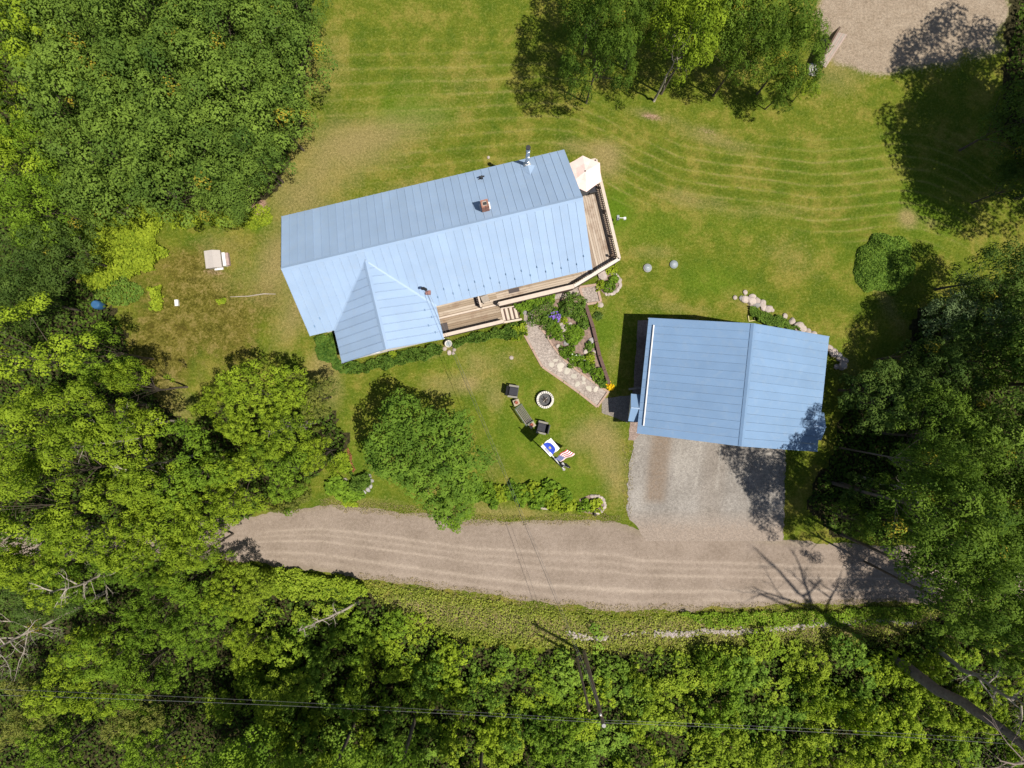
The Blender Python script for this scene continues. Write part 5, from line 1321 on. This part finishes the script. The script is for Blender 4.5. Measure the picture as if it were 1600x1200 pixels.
# bramble patch and undergrowth
leafbed('bramble_patch', [(105, 340), (150, 320), (200, 312), (250, 322), (262, 345), (245, 372), (268, 395), (235, 425), (190, 440), (150, 455), (125, 430), (130, 395), (105, 370)], 16000, 'lime', 'lime green bramble patch between the maples and the mossy clearing', 'brambles', .17, .8, 4, 3, 'stuff')
leafbed('bramble_fringe', [(250, 330), (330, 338), (420, 318), (430, 345), (400, 360), (330, 352), (270, 360)], 2600, 'lime', 'thin lime green fringe of weeds below the maples', 'weeds', .13, .3, 5, 3, 'stuff')
leafbed('clearing_weeds', [(120, 430), (200, 430), (230, 460), (200, 480), (150, 470)], 1500, 'fern', 'sparse weeds at the west end of the mossy clearing', 'weeds', .14, .3, 6, 3, 'stuff')
for i, P in enumerate(FOREST):
    n_ = [52000, 56000, 22000, 8000][i]
    P2_ = [(max(-150, min(1750, x)), max(-120, min(1300, y))) for x, y in P]
    leafbed('undergrowth', P2_, n_, ['under', 'under', 'under', 'under'][i], None, None, .2, [.7, .9, .5, .4][i], 20+i, 2.2)
leafbed('roadside_weeds', [(560, 905), (650, 918), (850, 950), (960, 962), (1100, 958), (1300, 952), (1460, 945), (1460, 1000), (1300, 1020), (1100, 1020), (940, 1020), (760, 1005), (660, 985), (600, 950)], 15000, 'weed', None, None, .11, .28, 31, 5)
leafbed('roadside_weeds', [(640, 925), (850, 955), (960, 968), (1100, 962), (1300, 955), (1420, 950), (1420, 1010), (1100, 1020), (940, 1015), (760, 1000), (660, 970)], 6000, 'straw', None, None, .1, .2, 32, 5, bladey=True)
leafbed('roadside_weeds', [(1060, 955), (1300, 952), (1440, 945), (1440, 968), (1300, 975), (1100, 978)], 5000, 'mid', None, None, .12, .4, 33, 5)
leafbed('roadside_weeds', [(380, 880), (440, 885), (560, 903), (580, 925), (480, 930), (400, 925)], 7000, 'lime', None, None, .15, 1.0, 34, 3)
# long grass blades along the edges of mown areas
def blades(poly, n_, mat, seed, leaf=.12, h_=.1): leafbed('grass_tufts', poly, n_, mat, None, None, leaf, h_, seed, 6, bladey=True)
blades([(500, 778), (610, 788), (740, 806), (860, 806), (970, 805), (970, 818), (860, 818), (740, 821), (610, 804), (500, 794)], 4200, 'straw', 41, .08, .06)
blades([(500, 776), (610, 786), (740, 804), (860, 804), (970, 803), (970, 814), (860, 814), (740, 817), (610, 799), (500, 790)], 2600, 'weed', 45, .08, .06)
blades([(972, 690), (992, 690), (984, 810), (974, 812)], 500, 'straw', 42, .08, .05)
blades([(560, 893), (650, 905), (850, 936), (960, 945), (1100, 943), (1260, 938), (1420, 932), (1420, 948), (1260, 953), (1100, 959), (960, 962), (850, 955), (650, 925), (560, 910)], 6000, 'straw', 43, .1, .08)
blades([(640, 915), (850, 948), (960, 957), (1100, 955), (1260, 950), (1420, 944), (1420, 956), (1260, 962), (1100, 968), (960, 970), (850, 962), (640, 935)], 4500, 'weed', 46, .1, .1)
blades([(1225, 705), (1240, 705), (1240, 840), (1222, 840)], 900, 'weed', 44, .08, .06)
# borders around the house
leafbed('hosta_bed', [(490, 530), (520, 521), (533, 572), (548, 578), (535, 582), (520, 570), (502, 560)], 1500, 'fern', 'green hostas in the inner corner west of the gable wing', 'hostas', .24, .5, 51, 3)
leafbed('daylily_border', [(535, 572), (610, 554), (692, 536), (692, 545), (690, 556), (620, 572), (565, 584), (540, 582)], 3800, 'fern', 'strap leaved green border along the gable end wall', 'daylilies', .2, .45, 52, 5, bladey=True)
leafbed('daylily_border', [(706, 535), (780, 514), (818, 503), (822, 515), (812, 530), (790, 528), (750, 532), (712, 545)], 3600, 'fern', 'strap leaved green border along the lower deck up to the path', 'daylilies', .2, .45, 53, 5, bladey=True)
leafbed('lime_perennial', [(798, 512), (822, 505), (824, 528), (800, 533)], 420, 'lime', 'lime leaved perennial where the daylily border meets the path', 'plant', .15, .5, 54, 4)
leafbed('lime_perennial', [(608, 550), (622, 546), (624, 556), (612, 560)], 160, 'lime', 'small lime plant tucked below the ridge end of the gable', 'plant', .14, .4, 55, 4)
leafbed('deck_edge_plants', [(800, 478), (840, 466), (866, 460), (866, 470), (842, 482), (812, 492), (804, 486)], 900, 'mid', 'green plants between the porch rail and the gravel path', 'plant', .16, .5, 56, 4)
# flower bed: separate plants
def plant(px, py, r, h_, mat, label, n_=260, leaf=.13, name='garden_plant', seed=None, cat='plant'):
    return dome(px, py, r, h_, n_*.8/(r*r), mat, label, leaf, name, cat, seed or int(px+py), wob_=.95, wob_f=1.6)
plant(845, 488, .72, .8, 'fern', 'dense dark green bush at the northwest corner of the flower bed', 1500, .1)
plant(858, 500, .55, .6, 'fern', 'green bush just left of the purple flowers', 900, .1)
plant(868, 492, .42, .55, 'purple', 'clump of violet purple flowers near the top of the flower bed', 320, .1, 'purple_flowers')
plant(872, 486, .35, .5, 'mid', 'green leaves among the violet flowers', 240)
plant(886, 480, .7, .8, 'fern', 'broad green bush with a white bloom at the north side of the flower bed', 1300, .11)
plant(892, 486, .10, .95, 'wflower', 'single white bloom on the broad green bush', 30, .1, 'white_bloom')
plant(902, 478, .6, .7, 'fern', 'green bush at the northeast corner of the flower bed', 900, .11)
plant(880, 500, .3, .4, 'lime', 'lime leaved plant right of the violet flowers', 200)
plant(866, 515, .5, .5, 'mid', 'bright green mound below the violet flowers beside the path', 700)
plant(876, 522, .35, .4, 'mid', 'green mound at the path edge left of the sandy rocks', 300)
plant(898, 522, .62, .6, 'mid', 'wide bright green plant in the middle of the flower bed', 800, .15)
plant(912, 505, .4, .5, 'fern', 'dark green plant against the dark timbers, upper one', 400)
plant(906, 494, .4, .5, 'fern', 'green plant between the northeast bush and the timbers', 400)
plant(921, 541, .32, .4, 'fern', 'small dark plant beside white stones near the timbers', 240)
plant(886, 552, .5, .5, 'mid', 'green plant at the path edge in the southern half of the bed', 600)
plant(901, 562, .5, .5, 'mid', 'green mound dotted white in the southern half of the bed', 600)
plant(903, 560, .42, .56, 'wflower', 'scatter of small white flowers in the southern half of the bed', 40, .07, 'white_flowers')
plant(917, 572, .5, .5, 'mid', 'green mound between path and timbers, southern part of the bed', 600)
plant(921, 558, .35, .5, 'lime', 'lime green plant near the lower timbers', 300)
plant(936, 585, .42, .5, 'mid', 'green plant in the narrow southern tip of the bed', 500)
plant(942, 596, .3, .45, 'fern', 'dark green plant at the very tip of the bed', 300)
plant(953, 603.5, .26, .4, 'yflower', 'bright yellow flowering plant at the end of the flower bed', 300, .1, 'yellow_flowers')
for (x, y, r, me_, lab) in ((881, 513, .28, ROCKS[0], 'sandy pinkish rock in the centre of the flower bed, largest'), (890, 508, .2, ROCKS[1], 'orange tinted rock right of the largest sandy rock'), (877, 508, .18, ROCKS[3], 'pinkish rock above the largest sandy rock'),
                        (879, 527, .14, ROCKS[2], 'small pale stone between the green mounds of the bed'), (924, 532, .22, ROCKS_G[1], 'flat pale grey stone beside the dark timbers'), (915, 549, .2, ROCKS[2], 'bright white stone in the southern half of the bed'),
                        (928, 550, .15, ROCKS[4], 'small white stone next to the lower timbers'), (872, 541, .16, ROCKS[1], 'pale stone at the path edge halfway down the bed'), (820, 488, .16, ROCKS_G[2], 'grey stone at the foot of the deck steps'), (885, 536, .2, ROCKS_G[0], 'flat grey stone in the bare soil halfway down the bed')):
    rock(x, y, r, me_, lab, name='garden_rock')
# half round bed at the deck corner
sheet('corner_bed', [(936, 425), (957, 428), (968, 434), (969, 446), (957, 457), (944, 460), (935, 450)], .02, M_SOIL, .5)
cbd = empty('stone_edging', at(955, 445), 0, 'curved pale stone edging around the half round bed east of the gravel pad', 'stone edging')
for k in range(15):
    a = R(-75 + k*12.2); x = 949 + 20*math.cos(a); y = 443 + 17*math.sin(a)
    rock(x, y, rnd.uniform(.09, .13), rnd.choice(ROCKS), None, cbd, 'edging_stone', sx=1.4)
plant(940, 445, .33, .4, 'lime', 'lime green plant on the west side of the half round bed', 260)
plant(952, 446, .36, .45, 'mid', 'green plant in the middle of the half round bed', 320)
plant(960, 435, .3, .4, 'mid', 'green plant at the north tip of the half round bed', 240)
rock(941, 430, .36, ROCKS[1], 'large tan rock between the deck corner and the half round bed', name='garden_rock')
plant(955, 420, .4, .4, 'lime', 'light green leaves outside the southeast deck corner', 260)
plant(934, 478, .25, .25, 'lime', 'small lime plant below the gravel pad', 120)
rock(938, 477, .2, ROCKS[0], 'pinkish stone below the gravel pad beside the lime plant', name='garden_rock')
plant(935, 494, .28, .3, 'dark', 'small dark spiky plant in the lawn below the gravel pad', 160)
# lower hosta border by the road
hp_ = [(742, 772, .55), (757, 768, .6), (770, 780, .6), (785, 772, .6), (800, 768, .65), (815, 774, .62), (830, 768, .65), (845, 776, .65), (857, 770, .7), (868, 782, .72), (880, 775, .6), (884, 788, .55), (838, 784, .5), (733, 765, .5)]
tones = ['mid', 'mid', 'mid', 'lime', 'mid', 'mid', 'lime', 'mid', 'mid', 'lime', 'mid', 'lime', 'mid', 'mid']
for i, (x, y, r) in enumerate(hp_):
    lab = ['leftmost hosta', 'second hosta from the left', 'third hosta from the left', 'light green hosta in the left half', 'upper middle hosta', 'middle hosta', 'light green middle hosta', 'hosta right of the middle', 'third hosta from the right end', 'large light hosta', 'upper right hosta', 'rightmost light hosta', 'lower middle hosta behind the fallen log', 'half hidden hosta under the free standing tree'][i]
    plant(x, y, r*.9, .6, tones[i], lab + ' in the border along the road', 300, .26, 'hosta', cat='hosta')
lg_ = MB().tube([(-.55, .02, .08), (0, 0, .1), (.5, -.03, .08)], [.07, .08, .06], 8).build('log', M_BARKL, None, loc=at(843, 793), rot=(0, 0, -.1)); tag(lg_, 'pale fallen log at the lower side of the hosta border', 'log')
sheet('small_round_bed', [(905, 780), (920, 773), (938, 775), (947, 785), (944, 798), (925, 803), (908, 800)], .02, M_SOIL, .5)
plant(915, 790, .42, .55, 'mid', 'green plant on the left of the small stone ringed bed by the road', 260, .2)
plant(931, 790, .45, .55, 'lime', 'variegated lime plant in the small stone ringed bed by the road', 300, .18)
sr = empty('stone_edging', at(925, 788), 0, 'arc of pale stones around the right side of the small roadside bed', 'stone edging')
for k in range(11): a = R(-100+k*17); rock(928+17*math.cos(a), 788+13*math.sin(a), rnd.uniform(.1, .15), rnd.choice(ROCKS), None, sr, 'edging_stone', sx=1.3)
o = MB().box(-.05, .05, -.2, .2, 0, .3).build('post_stub', M_CHARW, None, loc=at(929, 800)); tag(o, 'dark short wooden stub at the front of the small roadside bed', 'stub')
# left roadside bed
leafbed('hosta_bed', [(512, 750), (530, 742), (560, 760), (572, 775), (550, 785), (525, 778), (510, 768)], 520, 'mid', 'light green hostas in the left roadside bed', 'hostas', .26, .55, 61, 3)
leafbed('hosta_bed', [(530, 778), (560, 780), (560, 790), (548, 790)], 160, 'lime', 'yellow green low plant at the front of the left roadside bed', 'hostas', .2, .3, 62, 3)
leafbed('iris_clump', [(550, 742), (575, 738), (582, 755), (568, 765), (548, 757)], 800, 'fern', 'dark green iris clump in the left roadside bed', 'iris', .3, .6, 63, 2.5, bladey=True)
rock(540, 751, .2, ROCKS[2], 'cream rounded stone in the middle of the left roadside bed', name='garden_rock')
sr = empty('stone_edging', at(576, 755), 0, 'grey stones ringing the right side of the left roadside bed', 'stone edging')
for (x, y) in ((577, 744), (580, 751), (579, 759), (575, 765), (568, 769)): rock(x, y, .14, rnd.choice(ROCKS_G), None, sr, 'edging_stone', sx=1.4)
leafbed('flower_patch', [(530, 705), (545, 710), (555, 730), (548, 742), (530, 735), (520, 720)], 520, 'yellow', 'mixed yellow green perennials above the left roadside bed', 'perennials', .14, .35, 64, 4)
leafbed('flower_patch', [(540, 700), (548, 705), (556, 735), (550, 738)], 150, 'red', 'thin russet strip of plants along the lawn edge above the left bed', 'perennials', .09, .12, 65, 5)
# clearing plants
leafbed('lime_plant', [(236, 452), (252, 446), (258, 470), (254, 486), (240, 484)], 330, 'lime', 'upright lime green plant in the mossy clearing left of the white block', 'plant', .2, .5, 66, 4)
leafbed('lime_plant', [(340, 466), (352, 464), (354, 476), (344, 480)], 130, 'lime', 'small lime plant at the end of the fallen stick in the clearing', 'plant', .16, .3, 67, 4)
leafbed('low_juniper', [(1170, 478), (1200, 488), (1235, 508), (1250, 520), (1215, 512), (1185, 502), (1172, 492)], 3800, 'fern', 'low spreading juniper between the boulder wall and the garage roof', 'juniper', .08, .4, 68, 4)
o = MB().tube([(-1.1, .02, .04), (0, .0, .05), (1., .1, .06), (1.7, .05, .03)], [.02, .035, .04, .02], 6).build('fallen_stick', M_BARKL, None, loc=at(388, 463), rot=(0, 0, .05)); tag(o, 'long thin pale stick lying across the mossy clearing', 'stick')
# riprap line in the roadside ditch
def riprap():
    rg = random.Random(4); mb = MB()
    yl = curve([(880, 985), (900, 993), (940, 997), (1000, 988), (1068, 990), (1100, 984), (1150, 987), (1200, 983), (1300, 972), (1390, 967), (1430, 975)])
    for _ in range(1500):
        x = rg.uniform(885, 1430)
        if vn(x/22., 3.3) < .42 and rg.random() < .8: continue
        y = float(yl(x)) + rg.gauss(0, 2.2); p = at(x, y); r = rg.uniform(.03, .085)
        a = rg.uniform(0, 3); vs = [p + Vector((math.cos(a+k*1.26)*r*rg.uniform(.8, 1.3), math.sin(a+k*1.26)*r*rg.uniform(.7, 1.1), .14)) for k in range(5)]
        mb.add(vs + [p + Vector((0, 0, .14+r*1.1)), ], [(k, (k+1) % 5, 5) for k in range(5)])
    tag(mb.build('ditch_stones', plain('ditch_stone', (.6, .52, .48), .9, var=.3, scale=6)), kind='stuff')
riprap()
# dead trees ---------------------------------------------------------------
def branchy(mb, a, d, L, r, lv, rg, n=5, twig=.35, up=.1):
    a = Vector(a); d = Vector(d).normalized(); pts = [a]; rs = [r]; k = 5
    for i in range(k):
        d = (d + Vector((rg.gauss(0, .16), rg.gauss(0, .16), rg.gauss(0, .1)+up*.3))).normalized()
        pts.append(pts[-1] + d*L/k); rs.append(r*(1-.8*(i+1)/k))
    mb.tube(pts, rs, 6 if lv > 1 else 4, cap=False)
    if lv <= 0: return
    for j in range(n):
        t = rg.uniform(.25, 1); i = min(k-1, int(t*k)); p = pts[i].lerp(pts[i+1], t*k-i if t*k-i < 1 else .9)
        e = (d*.7 + Vector((rg.gauss(0, 1), rg.gauss(0, 1), rg.gauss(0, .5)+up))*.75).normalized()
        branchy(mb, p, e, L*rg.uniform(.35, .6), rs[i]*.55, lv-1, rg, n, twig, up)
def dead_tree(px, py, h_, r, label, mat, seed, limbs, lean=(0, 0), start=.45, name='dead_tree', L=3.0, lv=2, n=4):
    rg = random.Random(seed); p = plan(px, py, 0); o = empty(name, p, 0, label, 'dead tree')
    top = Vector((lean[0], lean[1], h_)); mb = MB()
    nk = 14; mb.tube([top*(k/nk) + (Vector((rg.gauss(0, r*.55), rg.gauss(0, r*.55), 0)) if 0 < k < nk else Vector((0, 0, 0))) for k in range(nk+1)], [r*(1.35 - 1.1*(k/nk)**.8)*rg.uniform(.85, 1.15) for k in range(nk+1)], 10)
    for k in range(6):
        q_ = top*rg.uniform(.15, .9); mb.tube([q_, q_ + Vector((rg.gauss(0, .35), rg.gauss(0, .35), rg.uniform(.05, .3)))], [r*.22, r*.07], 5, cap=False)
    mb.build('trunk', mat, o, True)
    for i in range(limbs):
        t = start + (1-start)*(i+.5)/limbs; a = i*2.4 + rg.uniform(-.4, .4); mb = MB()
        branchy(mb, top*t, (math.cos(a), math.sin(a), .55), L*rg.uniform(.7, 1.1)*(1.2-t*.4), r*.42, lv, rg, n)
        mb.build('limb', mat, o)
    return o
dead_tree(1395, 1033, 20, .25, 'tall dark barked dead tree rising from the lower right thicket', M_BARKD, 3, 10, lean=(.9, .5), start=.55, L=5.2, lv=3, n=4)
dead_tree(1452, 1012, 8.5, .13, 'small bleached dead tree with white branches right of the black trunk', M_BARKL, 8, 9, start=.35, L=1.8, lv=2, n=4)
dead_tree(165, 925, 10, .09, 'bleached grey dead tree fanning over the left edge near the bottom', M_BARKL, 5, 20, lean=(-3.0, -1.6), start=.4, L=2.4, lv=3, n=4)
dead_tree(245, 872, 9, .10, 'thin pale dead tree below the shaded road end', M_BARKL, 6, 10, lean=(-.5, .6), start=.4, L=1.5, lv=3, n=3)
dead_tree(560, 942, 4.6, .08, 'small grey dead spruce in the shaded thicket below the road', M_BARKL, 9, 12, lean=(-2.3, -.1), start=.3, L=.75, lv=1, n=3)
dead_tree(492, 660, 5.9, .08, 'bare pale twigs poking out of the olive tree southwest of the gable', M_BARKL, 12, 5, start=.55, L=1.1, lv=1, n=4, name='bare_sapling')
dead_tree(1022, 158, 7.5, .06, 'bare branches in the gap between the maples at the top edge', M_BARKL, 13, 5, start=.55, L=1.2, lv=1, n=3, name='bare_sapling')
for i, (x, y, lab) in enumerate(((1475, 780, 'bare grey branch inside the open tree above the right road end'), (180, 740, 'bare pale branches in the dark gap of the west wood'), (150, 672, 'bare branches left of the small lobed tree'), (75, 705, 'bare branches at the left edge of the west wood'))):
    dead_tree(800+(x-800)*.8, 600+(y-600)*.8, 7.5, .07, lab, M_BARKL, 30+i, 5, start=.5, L=1.8, lv=2, n=3, name='bare_sapling')
shrub(455, 775, 2.2, .9, 'bushC', 'olive', 'twiggy brownish bush at the road edge right of the bright trees')
shrub(432, 790, 1.8, .8, 'bushA', 'olive', 'sparse bush spilling over the left road edge')
